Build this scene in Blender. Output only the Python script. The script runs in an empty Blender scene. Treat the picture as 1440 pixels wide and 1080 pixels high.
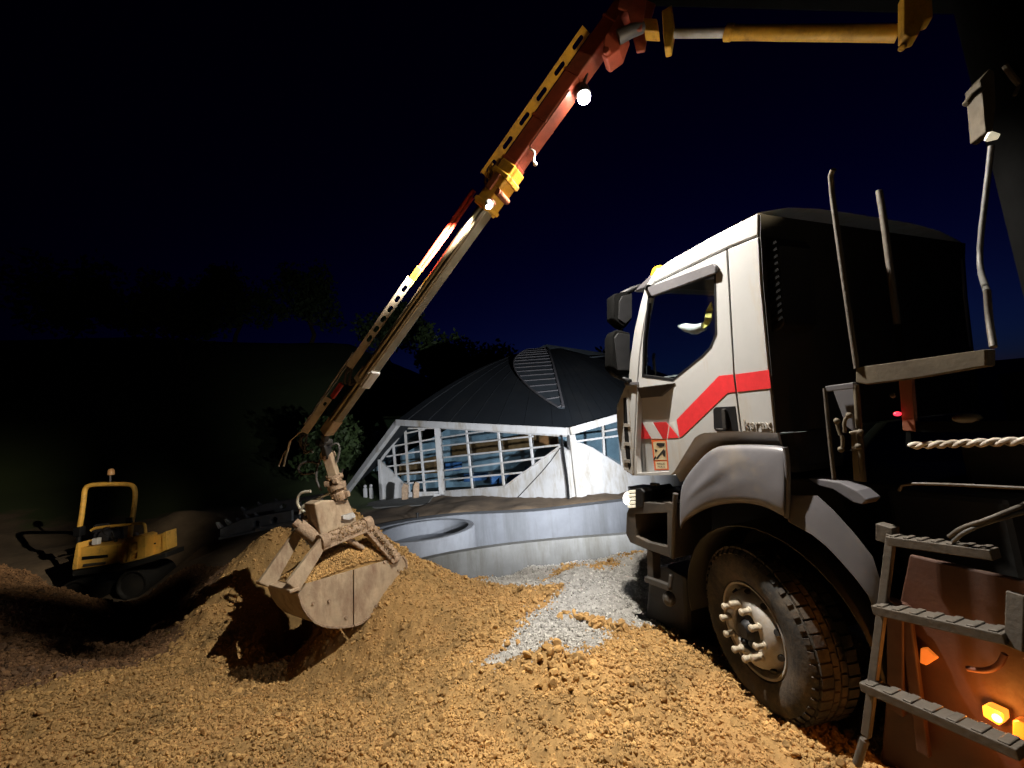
import bpy, bmesh, math, random
import numpy as np
from math import radians, sin, cos, pi, sqrt, atan2
from mathutils import Vector, Matrix
from mathutils.geometry import tessellate_polygon

random.seed(7)
rng = np.random.default_rng(11)
SC = bpy.context.scene
COL = SC.collection

# ------------------------------------------------------------------ camera
FPX, PITCH, ROLL, EYE = 580.0, radians(7.0), radians(5.0), 2.0
CF = Vector((0, cos(PITCH), sin(PITCH)))
_r0 = Vector((1, 0, 0)); _u0 = _r0.cross(CF)
CR = cos(ROLL) * _r0 - sin(ROLL) * _u0
CU = CR.cross(CF)
CP = Vector((0, 0, EYE))
cd = bpy.data.cameras.new('camera'); cam = bpy.data.objects.new('camera', cd); COL.objects.link(cam)
cd.sensor_width = 36; cd.lens = FPX / 1440 * 36; cd.clip_start = 0.02; cd.clip_end = 2000
m3 = Matrix((CR, CU, -CF)).transposed()
cam.matrix_world = Matrix.Translation(CP) @ m3.to_4x4()
SC.camera = cam

# ------------------------------------------------------------------ night sky and exposure
w = bpy.data.worlds.new('World'); SC.world = w; w.use_nodes = True
wn = w.node_tree
sky = wn.nodes.new('ShaderNodeTexSky'); sky.sky_type = 'NISHITA'; sky.sun_disc = False
sky.sun_elevation = radians(-6.0); sky.sun_rotation = radians(22.0)
sky.air_density = 1.0; sky.dust_density = 0.2; sky.ozone_density = 6.0
wn.links.new(sky.outputs[0], wn.nodes['Background'].inputs[0])
wn.nodes['Background'].inputs[1].default_value = 1.1
SC.view_settings.view_transform = 'Standard'; SC.view_settings.look = 'None'
SC.view_settings.exposure = 0.0; SC.view_settings.gamma = 1.0
SC.cycles.max_bounces = 8

# ------------------------------------------------------------------ geometry helpers
def ray(u, v):
    return CF + CR * ((u - 720) / FPX) - CU * ((v - 540) / FPX)
def PX(u, v, Z):
    return CP + ray(u, v) * Z
def PZ(u, v, z):
    r = ray(u, v); return CP + r * ((z - EYE) / r.z)
def PV(u, v, a, b):
    """ray hit on the vertical plane through a and b"""
    e = (b - a); nn = Vector((e.y, -e.x, 0)); r = ray(u, v)
    return CP + r * ((a - CP).dot(nn) / r.dot(nn))
def pj(P):
    q = Vector(P) - CP; z = q.dot(CF)
    return 720 + FPX * q.dot(CR) / z, 540 - FPX * q.dot(CU) / z, z

YAW = radians(20.5)
TD = Vector((-sin(YAW), cos(YAW), 0)); TN = Vector((-cos(YAW), -sin(YAW), 0))
def T(x, y, z):
    """truck frame: x forward from the front hub, y out of the left flank, z up"""
    return TD * (2.29 + x) - TN * 2.4 + TN * y + Vector((0, 0, z))
def S(u, v, off=0.0):
    r = ray(u, v); t = (-(2.4 - off) - CP.dot(TN)) / r.dot(TN); P = CP + r * t
    return P.dot(TD) - 2.29, P.z
def SP(u, v, off=0.0):
    x, z = S(u, v, off); return T(x, off, z)

ROOT = {}
class MB:
    def __init__(s): s.v = []; s.f = []
    def add(s, vs, fs):
        k = len(s.v); s.v += [Vector(p) for p in vs]; s.f += [tuple(i + k for i in f) for f in fs]; return s
    def box(s, c, ax, hx, hy, hz):
        c = Vector(c); X, Y, Z = ax
        vs = [c + X * (hx * i) + Y * (hy * j) + Z * (hz * k) for i in (-1, 1) for j in (-1, 1) for k in (-1, 1)]
        return s.add(vs, [(0, 1, 3, 2), (4, 6, 7, 5), (0, 4, 5, 1), (2, 3, 7, 6), (0, 2, 6, 4), (1, 5, 7, 3)])
    def bar(s, p, q, w_, h_, up=Vector((0, 0, 1)), ov=0.0):
        p = Vector(p); q = Vector(q); X = (q - p).normalized()
        Y = up.cross(X)
        if Y.length < 1e-4: Y = Vector((1, 0, 0)).cross(X)
        Y.normalize(); Z = X.cross(Y)
        return s.box((p + q) / 2, (X, Y, Z), (q - p).length / 2 + ov, w_ / 2, h_ / 2)
    def prism(s, outer, vec, holes=()):
        loops = [[Vector(p) for p in outer]] + [[Vector(p) for p in h] for h in holes]
        vec = Vector(vec); flat = [p for l in loops for p in l]; n = len(flat)
        tri = tessellate_polygon(loops)
        fs = [tuple(t) for t in tri] + [tuple(i + n for i in reversed(t)) for t in tri]
        k = 0
        for l in loops:
            m = len(l)
            for i in range(m):
                a, b = k + i, k + (i + 1) % m; fs.append((a, b, b + n, a + n))
            k += m
        return s.add(flat + [p + vec for p in flat], fs)
    def tube(s, path, r, sides=10, cap=True, smooth=0):
        P = [Vector(p) for p in path]
        for _ in range(smooth):
            Q = [P[0]]
            for a, b in zip(P, P[1:]): Q += [a * .75 + b * .25, a * .25 + b * .75]
            P = Q + [P[-1]]
        rr = r if isinstance(r, (list, tuple)) else [r] * len(P)
        if len(rr) != len(P): rr = [rr[min(len(rr) - 1, int(i * len(rr) / len(P)))] for i in range(len(P))]
        t0 = (P[1] - P[0]).normalized(); nx = t0.orthogonal().normalized()
        vs = []
        for i, p in enumerate(P):
            t = ((P[min(i + 1, len(P) - 1)] - P[max(i - 1, 0)]).normalized())
            nx = (nx - t * nx.dot(t)).normalized(); ny = t.cross(nx)
            vs += [p + (nx * cos(2 * pi * k / sides) + ny * sin(2 * pi * k / sides)) * rr[i] for k in range(sides)]
        fs = []
        for i in range(len(P) - 1):
            for k in range(sides):
                a = i * sides + k; b = i * sides + (k + 1) % sides; fs.append((a, b, b + sides, a + sides))
        if cap:
            fs.append(tuple(reversed(range(sides)))); fs.append(tuple(range((len(P) - 1) * sides, len(P) * sides)))
        return s.add(vs, fs)
    def lathe(s, c, axis, prof, sides=48, closed=False):
        """prof = list of (radius, distance along axis)"""
        axis = Vector(axis).normalized(); X = axis.orthogonal().normalized(); Y = axis.cross(X); c = Vector(c)
        n = len(prof); vs = []
        for k in range(sides):
            a = 2 * pi * k / sides; d = X * cos(a) + Y * sin(a)
            vs += [c + d * r + axis * h for r, h in prof]
        fs = []
        for k in range(sides):
            k2 = (k + 1) % sides
            for i in range(n if closed else n - 1):
                j = (i + 1) % n; fs.append((k * n + i, k * n + j, k2 * n + j, k2 * n + i))
        return s.add(vs, fs)
    def ball(s, c, r, n=8, sc=(1, 1, 1)):
        bm = bmesh.new(); bmesh.ops.create_icosphere(bm, subdivisions=2, radius=1)
        c = Vector(c)
        vs = [c + Vector((v.co.x * r * sc[0], v.co.y * r * sc[1], v.co.z * r * sc[2])) for v in bm.verts]
        fs = [tuple(v.index for v in f.verts) for f in bm.faces]; bm.free(); return s.add(vs, fs)
    def sheet(s, rows, th=None):
        """rows of points -> grid; th = thickness vector makes it solid"""
        m = len(rows[0]); n = len(rows)
        vs = [p for r in rows for p in r]
        fs = [(i * m + j, i * m + j + 1, (i + 1) * m + j + 1, (i + 1) * m + j) for i in range(n - 1) for j in range(m - 1)]
        if th is None: return s.add(vs, fs)
        N = len(vs); th = Vector(th)
        fs2 = fs + [tuple(q + N for q in reversed(f)) for f in fs]
        for i in range(n - 1):
            for j in (0, m - 1): fs2.append((i * m + j, (i + 1) * m + j, (i + 1) * m + j + N, i * m + j + N))
        for j in range(m - 1):
            for i in (0, n - 1): fs2.append((i * m + j, i * m + j + 1, i * m + j + 1 + N, i * m + j + N))
        return s.add(vs + [Vector(p) + th for p in vs], fs2)
    def build(s, name, mat, parent=None, bevel=0.0, smooth=None, solid=None):
        o0 = ROOT.get(parent.name, Vector((0, 0, 0))) if parent else Vector((0, 0, 0))
        me = bpy.data.meshes.new(name)
        me.from_pydata([p - o0 for p in s.v], [], s.f)
        bm = bmesh.new(); bm.from_mesh(me); bmesh.ops.recalc_face_normals(bm, faces=bm.faces); bm.to_mesh(me); bm.free()
        me.materials.append(mat)
        o = bpy.data.objects.new(name, me); COL.objects.link(o)
        if parent: o.parent = parent; ROOT[o.name] = o0
        if solid:
            md = o.modifiers.new('solid', 'SOLIDIFY'); md.thickness = solid; md.offset = 0
        if bevel:
            md = o.modifiers.new('bevel', 'BEVEL'); md.width = bevel; md.segments = 2; md.limit_method = 'ANGLE'; md.angle_limit = radians(40)
        if smooth is not None:
            me.polygons.foreach_set('use_smooth', [True] * len(me.polygons)); me.set_sharp_from_angle(angle=radians(smooth))
        return o

def build_each(mb, name, mat, parent, bevel=0.0, smooth=None):
    """each loose piece becomes a part of its own"""
    n = len(mb.v); r = list(range(n))
    def find(i):
        while r[i] != i: r[i] = r[r[i]]; i = r[i]
        return i
    for f in mb.f:
        for i in f[1:]: r[find(i)] = find(f[0])
    grp = {}
    for f in mb.f: grp.setdefault(find(f[0]), []).append(f)
    for k, fs in grp.items():
        ids = sorted({i for f in fs for i in f}); mp_ = {i: j for j, i in enumerate(ids)}
        q = MB(); q.add([mb.v[i] for i in ids], [tuple(mp_[i] for i in f) for f in fs]); q.build(name, mat, parent, bevel, smooth)

def tag(o, label=None, cat=None, group=None, kind=None):
    if label: o['label'] = label
    if cat: o['category'] = cat
    if group: o['group'] = group
    if kind: o['kind'] = kind
    return o
def thing(name, loc, label, cat, group=None):
    o = bpy.data.objects.new(name, None); COL.objects.link(o); o.location = loc; o.empty_display_size = .2
    ROOT[o.name] = Vector(loc); return tag(o, label, cat, group)
def settle(o):
    """give a single-mesh thing its own origin at the foot of its bounds"""
    me = o.data; n = len(me.vertices); a = np.empty(n * 3, 'f'); me.vertices.foreach_get('co', a); a = a.reshape(-1, 3)
    c = Vector(((a[:, 0].min() + a[:, 0].max()) / 2, (a[:, 1].min() + a[:, 1].max()) / 2, a[:, 2].min()))
    me.transform(Matrix.Translation(-c)); o.location = o.location + c; return o
def raw(name, verts, faces, mat, attr=None, smooth=False):
    """fast mesh from arrays; faces (n,k)"""
    me = bpy.data.meshes.new(name); n = len(verts); f = np.asarray(faces, dtype=np.int32); k = f.shape[1]
    me.vertices.add(n); me.vertices.foreach_set('co', np.asarray(verts, 'f').ravel())
    me.loops.add(f.size); me.loops.foreach_set('vertex_index', f.ravel())
    me.polygons.add(len(f)); me.polygons.foreach_set('loop_start', np.arange(0, f.size, k, dtype=np.int32))
    me.polygons.foreach_set('loop_total', np.full(len(f), k, dtype=np.int32))
    if attr is not None:
        a = me.attributes.new('tint', 'FLOAT', 'POINT'); a.data.foreach_set('value', np.asarray(attr, 'f'))
    me.update(); me.validate()
    me.polygons.foreach_set('use_smooth', [smooth] * len(me.polygons))
    me.materials.append(mat); o = bpy.data.objects.new(name, me); COL.objects.link(o); return o

# ------------------------------------------------------------------ materials
def M(name, col, rough=.6, metal=0.0, var=.18, vs=5.0, bump=.08, bs=45.0, dirt=None, damt=.5, ds=2.5, emit=None, es=0, tint=False, coat=0.0, dstr=(1, 1, 1), spec=.5):
    m = bpy.data.materials.new(name); m.use_nodes = True; nt = m.node_tree; N = nt.nodes; L = nt.links
    b = N['Principled BSDF']; b.inputs['Roughness'].default_value = rough; b.inputs['Metallic'].default_value = metal
    b.inputs['Coat Weight'].default_value = coat; b.inputs['Specular IOR Level'].default_value = spec
    tc = N.new('ShaderNodeTexCoord'); co = tc.outputs['Object']
    nz = N.new('ShaderNodeTexNoise'); nz.inputs['Scale'].default_value = vs; nz.inputs['Detail'].default_value = 8; nz.inputs['Roughness'].default_value = .65
    L.new(co, nz.inputs['Vector'])
    mx = N.new('ShaderNodeMix'); mx.data_type = 'RGBA'
    mx.inputs[6].default_value = (*[c * (1 - var) for c in col], 1); mx.inputs[7].default_value = (*[min(1, c * (1 + var)) for c in col], 1)
    cr = N.new('ShaderNodeValToRGB'); cr.color_ramp.elements[0].position = .3; cr.color_ramp.elements[1].position = .7
    L.new(nz.outputs[0], cr.inputs[0]); L.new(cr.outputs[0], mx.inputs[0]); out = mx.outputs[2]
    if tint:
        at = N.new('ShaderNodeAttribute'); at.attribute_name = 'tint'
        mm = N.new('ShaderNodeVectorMath'); mm.operation = 'SCALE'; L.new(out, mm.inputs[0]); L.new(at.outputs['Fac'], mm.inputs['Scale']); out = mm.outputs[0]
    if dirt:
        n2 = N.new('ShaderNodeTexNoise'); n2.inputs['Scale'].default_value = ds; n2.inputs['Detail'].default_value = 12; n2.inputs['Roughness'].default_value = .72
        mpn = N.new('ShaderNodeMapping'); mpn.inputs['Scale'].default_value = dstr; L.new(co, mpn.inputs['Vector']); L.new(mpn.outputs[0], n2.inputs['Vector'])
        c2 = N.new('ShaderNodeValToRGB'); c2.color_ramp.elements[0].position = .62 - .3 * damt; c2.color_ramp.elements[1].position = .82 - .25 * damt
        L.new(n2.outputs[0], c2.inputs[0]); m2 = N.new('ShaderNodeMix'); m2.data_type = 'RGBA'; m2.inputs[7].default_value = (*dirt, 1)
        L.new(c2.outputs[0], m2.inputs[0]); L.new(out, m2.inputs[6]); out = m2.outputs[2]
        mr = N.new('ShaderNodeMix'); mr.inputs[2].default_value = rough; mr.inputs[3].default_value = .9
        L.new(c2.outputs[0], mr.inputs[0]); L.new(mr.outputs[0], b.inputs['Roughness'])
        if metal:
            mt = N.new('ShaderNodeMix'); mt.inputs[2].default_value = metal; mt.inputs[3].default_value = 0
            L.new(c2.outputs[0], mt.inputs[0]); L.new(mt.outputs[0], b.inputs['Metallic'])
    L.new(out, b.inputs['Base Color'])
    if bump:
        n3 = N.new('ShaderNodeTexNoise'); n3.inputs['Scale'].default_value = bs; n3.inputs['Detail'].default_value = 6; L.new(co, n3.inputs['Vector'])
        bp = N.new('ShaderNodeBump'); bp.inputs['Strength'].default_value = bump; bp.inputs['Distance'].default_value = .02
        L.new(n3.outputs[0], bp.inputs['Height']); L.new(bp.outputs[0], b.inputs['Normal'])
    if emit:
        b.inputs['Emission Color'].default_value = (*emit, 1); b.inputs['Emission Strength'].default_value = es
    return m
def glass(name, tintc=(.75, .85, .9), gl=.12):
    m = bpy.data.materials.new(name); m.use_nodes = True; nt = m.node_tree; N = nt.nodes; L = nt.links
    N.remove(N['Principled BSDF']); o = N['Material Output']
    t = N.new('ShaderNodeBsdfTransparent'); t.inputs[0].default_value = (*tintc, 1)
    g = N.new('ShaderNodeBsdfGlossy'); g.inputs['Roughness'].default_value = .03
    f = N.new('ShaderNodeLayerWeight'); f.inputs[0].default_value = .5
    pw = N.new('ShaderNodeMath'); pw.operation = 'POWER'; pw.inputs[1].default_value = 4; L.new(f.outputs['Facing'], pw.inputs[0])
    a = N.new('ShaderNodeMath'); a.operation = 'MULTIPLY_ADD'; a.inputs[1].default_value = .7; a.inputs[2].default_value = gl * .35; L.new(pw.outputs[0], a.inputs[0])
    x = N.new('ShaderNodeMixShader'); L.new(a.outputs[0], x.inputs[0]); L.new(t.outputs[0], x.inputs[1]); L.new(g.outputs[0], x.inputs[2])
    L.new(x.outputs[0], o.inputs[0]); return m

MUD = (.24, .16, .085)
mt = dict(
    gravel=M('ochre_gravel', (.41, .245, .088), .95, var=.42, vs=2.6, bump=.3, bs=60, tint=True, dirt=(.31, .17, .06), damt=.42, ds=1.3),
    grey=M('grey_chippings', (.40, .385, .36), .95, var=.25, vs=14, bump=.3, bs=80, tint=True),
    rock=M('brown_rock', (.2, .135, .085), .95, var=.4, vs=6, bump=.3, tint=True),
    white=M('white_paint', (.37, .37, .37), .38, var=.05, vs=3, bump=.02, dirt=(.34, .29, .22), damt=.3, ds=4.5, coat=.2, dstr=(1, 1, .22)),
    white2=M('white_facade', (.52, .52, .52), .6, var=.08, vs=2, bump=.05, dirt=(.30, .25, .17), damt=.42, ds=2.2, dstr=(1, 1, .25)),
    red=M('red_reflective_tape', (.58, .03, .035), .4, var=.12, vs=20, bump=.03),
    fender=M('grey_plastic', (.10, .096, .104), .42, var=.12, vs=3, bump=.05, bs=18, dirt=(.13, .11, .09), damt=.3),
    black=M('black_plastic', (.009, .009, .010), .5, spec=.25, var=.3, vs=8, bump=.05),
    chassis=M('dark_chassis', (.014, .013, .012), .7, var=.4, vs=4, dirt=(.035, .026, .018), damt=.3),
    frame=M('bumper_plastic', (.04, .036, .032), .55, var=.3, vs=6, dirt=(.10, .075, .05), damt=.45),
    rubber=M('tyre_rubber', (.018, .017, .016), .85, var=.3, vs=10, bump=.2, dirt=(.10, .075, .05), damt=.6, ds=4),
    rim=M('rim_paint', (.33, .31, .285), .5, .2, var=.12, vs=8, dirt=(.27, .2, .12), damt=.5, ds=5),
    nut=M('nut_cap', (.40, .35, .27), .5, var=.2, vs=30, dirt=(.3, .22, .13), damt=.4, ds=20),
    alu=M('worn_aluminium', (.085, .073, .06), .6, .25, var=.25, vs=12, bump=.15, dirt=(.06, .045, .03), damt=.6, ds=6),
    tan=M('dusty_steel', (.085, .066, .04), .7, var=.25, vs=9, dirt=(.05, .035, .02), damt=.4),
    rust=M('red_oxide_steel', (.22, .07, .035), .6, var=.35, vs=5, dirt=(.1, .05, .03), damt=.4),
    rustdark=M('dark_oxide_steel', (.055, .02, .01), .6, var=.35, vs=5, dirt=(.025, .013, .008), damt=.4),
    crane=M('red_crane_paint', (.36, .075, .045), .4, var=.2, vs=6, dirt=(.13, .05, .035), damt=.45, coat=.2),
    yellow=M('yellow_crane_paint', (.62, .34, .035), .45, var=.2, vs=9, dirt=(.28, .15, .04), damt=.45, ds=8),
    rail=M('dull_rail_paint', (.46, .41, .35), .5, var=.2, vs=9, dirt=(.22, .17, .12), damt=.45, ds=6),
    redhose=M('red_guard', (.62, .06, .03), .5, var=.2, vs=14),
    steel=M('greased_steel', (.30, .26, .19), .30, .7, var=.2, vs=5, bump=.03, dirt=(.17, .13, .075), damt=.35, ds=3),
    chrome=M('chromed_rod', (.8, .8, .8), .18, 1.0, var=.03, bump=0),
    hose=M('rubber_hose', (.09, .085, .08), .5, var=.3, vs=20),
    palehose=M('pale_hose_sleeve', (.5, .46, .36), .7, var=.2, vs=20),
    grab=M('worn_bucket_steel', (.48, .37, .25), .55, .25, var=.22, vs=5, bump=.2, bs=25, dirt=(.22, .13, .08), damt=.5, ds=3.2, dstr=(1.6, 1.6, .6)),
    muddy=M('muddy_steel', (.36, .255, .17), .85, var=.35, vs=12, bump=.5, bs=55, dirt=(.2, .12, .07), damt=.45, ds=9),
    dyellow=M('yellow_machine_paint', (.78, .44, .08), .45, var=.12, vs=6, dirt=(.33, .2, .07), damt=.35, ds=5),
    concrete=M('grey_pool_wall', (.175, .185, .205), .8, var=.12, vs=2.2, bump=.12, bs=14, dirt=(.125, .13, .135), damt=.5, ds=2.4, dstr=(1, 1, .12)),
    basin=M('pale_basin_coating', (.27, .285, .315), .75, var=.1, vs=2, bump=.08, bs=14, dirt=(.2, .205, .215), damt=.4, ds=2, dstr=(1, 1, .3)),
    shade_black=M('deep_shade_black', (.003, .003, .003), .9, var=.3, vs=5, spec=.05),  # near-black; deep shade put into the colour of crane, deck and mirror parts
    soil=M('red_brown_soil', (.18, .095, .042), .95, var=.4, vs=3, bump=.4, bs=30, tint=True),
    darkconc=M('dark_coated_wall', (.135, .135, .13), .8, var=.16, vs=2.0, bump=.12, bs=14, dirt=(.085, .08, .065), damt=.55, ds=3.0, dstr=(1, 1, .15)),
    roof=M('dark_roof_sheet', (.009, .012, .016), .65, var=.2, vs=.8, bump=.05, dirt=(.006, .008, .010), damt=.4, ds=.6),
    ribs=M('ribbed_translucent_sheet', (.05, .06, .07), .5, var=.2, vs=2),
    wood=M('brown_panelling', (.42, .17, .06), .6, var=.35, vs=3),
    inner=M('pale_inner_wall', (.5, .52, .54), .8, var=.3, vs=1.2),
    blue=M('blue_plastic', (.07, .16, .36), .5, var=.3, vs=3),
    dirtm=M('building_soil', (.15, .105, .065), .95, var=.4, vs=3, bump=.5, bs=20),
    bark=M('bark', (.07, .05, .035), .9, var=.4, vs=9),
    leaf=M('foliage', (.045, .075, .02), .7, var=.5, vs=1.5, bump=0),
    hill=M('grass_slope', (.055, .08, .022), .95, var=.5, vs=.7, bump=.5, bs=8),
    greybar=M('grey_attachment_paint', (.24, .25, .26), .5, var=.2, vs=7, dirt=(.22, .2, .17), damt=.4, ds=5),
    sticker=M('sticker_cream', (.62, .5, .3), .5, var=.1), orange=M('orange_print', (.66, .12, .03), .5, var=.1),
    ink=M('black_print', (.02, .02, .02), .5, var=.1), seat=M('dark_cloth', (.03, .03, .035), .9, var=.3, vs=12),
    hivis=M('yellow_cloth', (.6, .5, .12), .8, var=.2, vs=20), paper=M('paper', (.7, .7, .7), .8, var=.05),
    lampw=M('lamp_lens', (.9, .9, .9), .3, emit=(1, .95, .86), es=60, bump=0),
    led=M('running_light', (.8, .8, .75), .3, emit=(1, .9, .62), es=.5, bump=0),
    amber=M('amber_lens', (.8, .25, .02), .3, emit=(1, .30, .03), es=1.6, bump=0),
    amber2=M('glowing_amber', (.75, .2, .03), .3, emit=(1, .25, .03), es=.5, bump=0),
    beacon=M('amber_beacon_lens', (.6, .3, .02), .25, bump=0),
    redl=M('red_lens', (.7, .02, .03), .3, emit=(1, .03, .06), es=2.5, bump=0),
    pane=glass('window_glass'), cabglass=glass('cab_glass', (.82, .86, .87), .1))

# ------------------------------------------------------------------ terrain
def vn(x, y, sc, seed):
    x = x * sc; y = y * sc; xi = np.floor(x).astype(np.int64); yi = np.floor(y).astype(np.int64); fx = x - xi; fy = y - yi
    fx = fx * fx * (3 - 2 * fx); fy = fy * fy * (3 - 2 * fy)
    def h(a, b):
        q = (a * 374761393 + b * 668265263 + seed * 974711) & 0xffffffff
        q = ((q ^ (q >> 13)) * 1274126177) & 0xffffffff
        return ((q ^ (q >> 16)) & 0xffff) / 65535.0
    return (h(xi, yi) * (1 - fx) + h(xi + 1, yi) * fx) * (1 - fy) + (h(xi, yi + 1) * (1 - fx) + h(xi + 1, yi + 1) * fx) * fy
def fbm(x, y, sc, octv, seed):
    s = 0; a = .5
    for i in range(octv): s = s + a * (vn(x, y, sc * 2 ** i, seed + i) - .5); a *= .5
    return s
_pix = [(720, 1080, 2.3), (300, 1080, 2.4), (0, 1080, 2.6), (1000, 1080, 2.2), (1160, 1080, 2.2), (500, 1080, 2.35),
        (860, 1010, 2.6), (720, 950, 3.1), (600, 1000, 2.85), (300, 980, 3.3), (150, 955, 3.7), (0, 955, 3.6), (50, 865, 5.3), (20, 830, 6.0), (90, 830, 6.3), (20, 905, 4.7), (75, 915, 4.5),
        (330, 880, 4.75), (290, 890, 4.6), (260, 930, 4.2), (230, 890, 5.7), (200, 900, 5.9), (165, 925, 4.7), (120, 890, 5.6), (190, 868, 6.4), (400, 952, 4.35), (480, 958, 4.1), (540, 905, 4.3), (450, 900, 4.55), (350, 900, 4.6),
        (345, 775, 5.8), (400, 775, 5.7), (460, 776, 5.5), (300, 810, 5.7), (560, 787, 5.2), (600, 850, 4.6), (600, 800, 5.15), (650, 824, 5.1), (720, 822, 5.0),
        (800, 817, 5.1), (720, 880, 4.0), (800, 860, 4.3), (860, 800, 5.4), (890, 772, 5.9), (880, 830, 4.7), (905, 872, 4.0), (1000, 950, 3.0), (1080, 1010, 2.6),
        (55, 815, 7.0), (0, 800, 7.0), (170, 848, 7.0), (120, 852, 7.0), (225, 835, 7.2), (180, 850, 7.9), (110, 852, 7.9), (250, 722, 11.5), (120, 760, 12), (280, 770, 8.8), (330, 757, 8.2), (400, 738, 8.5), (430, 720, 10), (250, 800, 7.0), (745, 801, 6.0), (700, 815, 5.9), (790, 796, 6.2), (745, 822, 5.5)]
_wor = [(0, 0, .38), (-2, .4, .42), (2, .2, .3), (-4, 1, .5), (-7, 3, .5), (0, -6, .4), (-9, 0, .5)]
_wor += [tuple(T(x, y, .03)) for x in (-6, -3, -1, .4, 1.6) for y in (-2.5, -1.2, -.35)]
_wor += [tuple(T(2.6, -1, .1)), tuple(T(2.6, -2.5, 0)), tuple(T(4, 3.2, -1.2))]
_wor += [(x, y, -1.3) for x in (-3.1, -1.5, 0, 1.5, 3.5, 5.5) for y in (7.5, 8.4, 9.3, 10.2, 11.0)]
_wor += [(-9.24, 8.74, -.72), (-8.38, 9.07, -.71), (-8.8, 8.9, -.72), (-9.3, 8.2, -.74), (-8.2, 8.4, -.74), (-8.9, 9.5, -.66), (-8.0, 9.6, -.6)]
_wor += [(-2.2, 6.8, -.9), (-.9, 6.9, -1.0)]
_wor += [(x, 12.1 - .05 * x, -.17) for x in (-4, -2, 0, 2, 4, 7)] + [(-4.2, 9.5, -.1), (-4.3, 8, .1)]
_wor += [(x, y, -.14) for x in (-6, -3, 0, 3, 6, 10, 20) for y in (13, 16, 19, 24)]
_wor += [(-12, 16, .4), (-9, 18, .8), (-14, 22, 2.4), (-8, 24, 2.2), (-20, 16, 1.5), (-25, 30, 8), (-12, 36, 8.5), (0, 42, 3.5), (15, 45, 3), (-45, 20, 10), (-45, 50, 18), (-20, 50, 15),
         (0, 70, 5), (40, 60, 4), (40, 20, 0), (12, 8, 0), (15, -5, 0), (40, -30, 0), (-40, -20, 2), (0, -40, 0), (-120, 0, 12), (120, 0, 3), (0, 160, 12), (-120, 150, 22), (120, 150, 14), (0, -110, 0), (-110, -110, 5), (110, -110, 2)]
_P = np.array([tuple(PX(*p)) for p in _pix] + [tuple(p) for p in _wor])
_n = len(_P)
def _phi(d): return np.sqrt(d * d + .09)
_A = np.zeros((_n + 1, _n + 1))
_A[:_n, :_n] = _phi(np.hypot(_P[:, None, 0] - _P[None, :, 0], _P[:, None, 1] - _P[None, :, 1])) - 1e-3 * 8 * np.eye(_n)
_A[:_n, _n] = 1; _A[_n, :_n] = 1
_W = np.linalg.solve(_A, np.append(_P[:, 2], 0))
def H0(x, y):
    sh = x.shape; x = x.ravel(); y = y.ravel(); out = np.empty(len(x))
    for i in range(0, len(x), 20000):
        d = _phi(np.hypot(x[i:i + 20000, None] - _P[None, :, 0], y[i:i + 20000, None] - _P[None, :, 1]))
        out[i:i + 20000] = d @ _W[:_n] + _W[_n]
    return out.reshape(sh)
_bump = PX(775, 935, 3.25)
def H(x, y):
    z = H0(x, y)
    r = np.hypot(x - _bump.x, y - _bump.y); z = z + .09 * np.exp(-(r / .28) ** 2)
    return z + .16 * fbm(x, y, 1.6, 3, 3)
_pool = [tuple(PZ(u, v, -.1) + Vector((.02, .26, 0)))[:2] for u, v in ((528, 743), (560, 735.5), (600, 729), (650, 723.5), (700, 722), (760, 719), (820, 711.5), (880, 704.5), (960, 694), (1080, 676))]
_pool += [tuple(PZ(u, v, -.35) + Vector((0, -1.6, 0)))[:2] for u, v in ((1080, 728), (960, 743), (880, 752), (780, 759.5), (670, 772.5), (590, 789))]
def hz(x, y): return float(H(np.array([x]), np.array([y]))[0])

def inpoly(x, y, poly):
    r = np.zeros(x.shape, bool); n = len(poly); j = n - 1
    for i in range(n):
        xi, yi = poly[i]; xj, yj = poly[j]
        with np.errstate(divide='ignore', invalid='ignore'):
            r ^= ((yi > y) != (yj > y)) & (x < (xj - xi) * (y - yi) / (yj - yi) + xi)
        j = i
    return r

# ground: one sheet reaching the horizon, finer close to the camera
t = np.linspace(-1, 1, 261)
gx = np.sinh(t * 4.4) / np.sinh(4.4) * 190 - 1.0
gy = np.sinh(t * 4.4) / np.sinh(4.4) * 190 + 6.0
GX, GY = np.meshgrid(gx, gy, indexing='ij')
GZ = H(GX, GY) + .10 * fbm(GX, GY, 5, 3, 21) * np.clip((GY - 5) / 3, 0, 1)
PXMIN, PXMAX, PYMIN, PYMAX = -9.4, 3.0, .35, 7.5
edge = np.minimum(np.minimum(GX - PXMIN, PXMAX - GX), np.minimum(GY - PYMIN, PYMAX - GY))
GZ = np.where(inpoly(GX, GY, _pool) & (GY > 7.45), np.minimum(GZ, -1.15), GZ)
GZ = GZ - np.clip(edge / .25, 0, 1) * .10
n = len(t); idx = np.arange(n * n).reshape(n, n)
F = np.stack([idx[:-1, :-1], idx[1:, :-1], idx[1:, 1:], idx[:-1, 1:]], -1).reshape(-1, 4)
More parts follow.
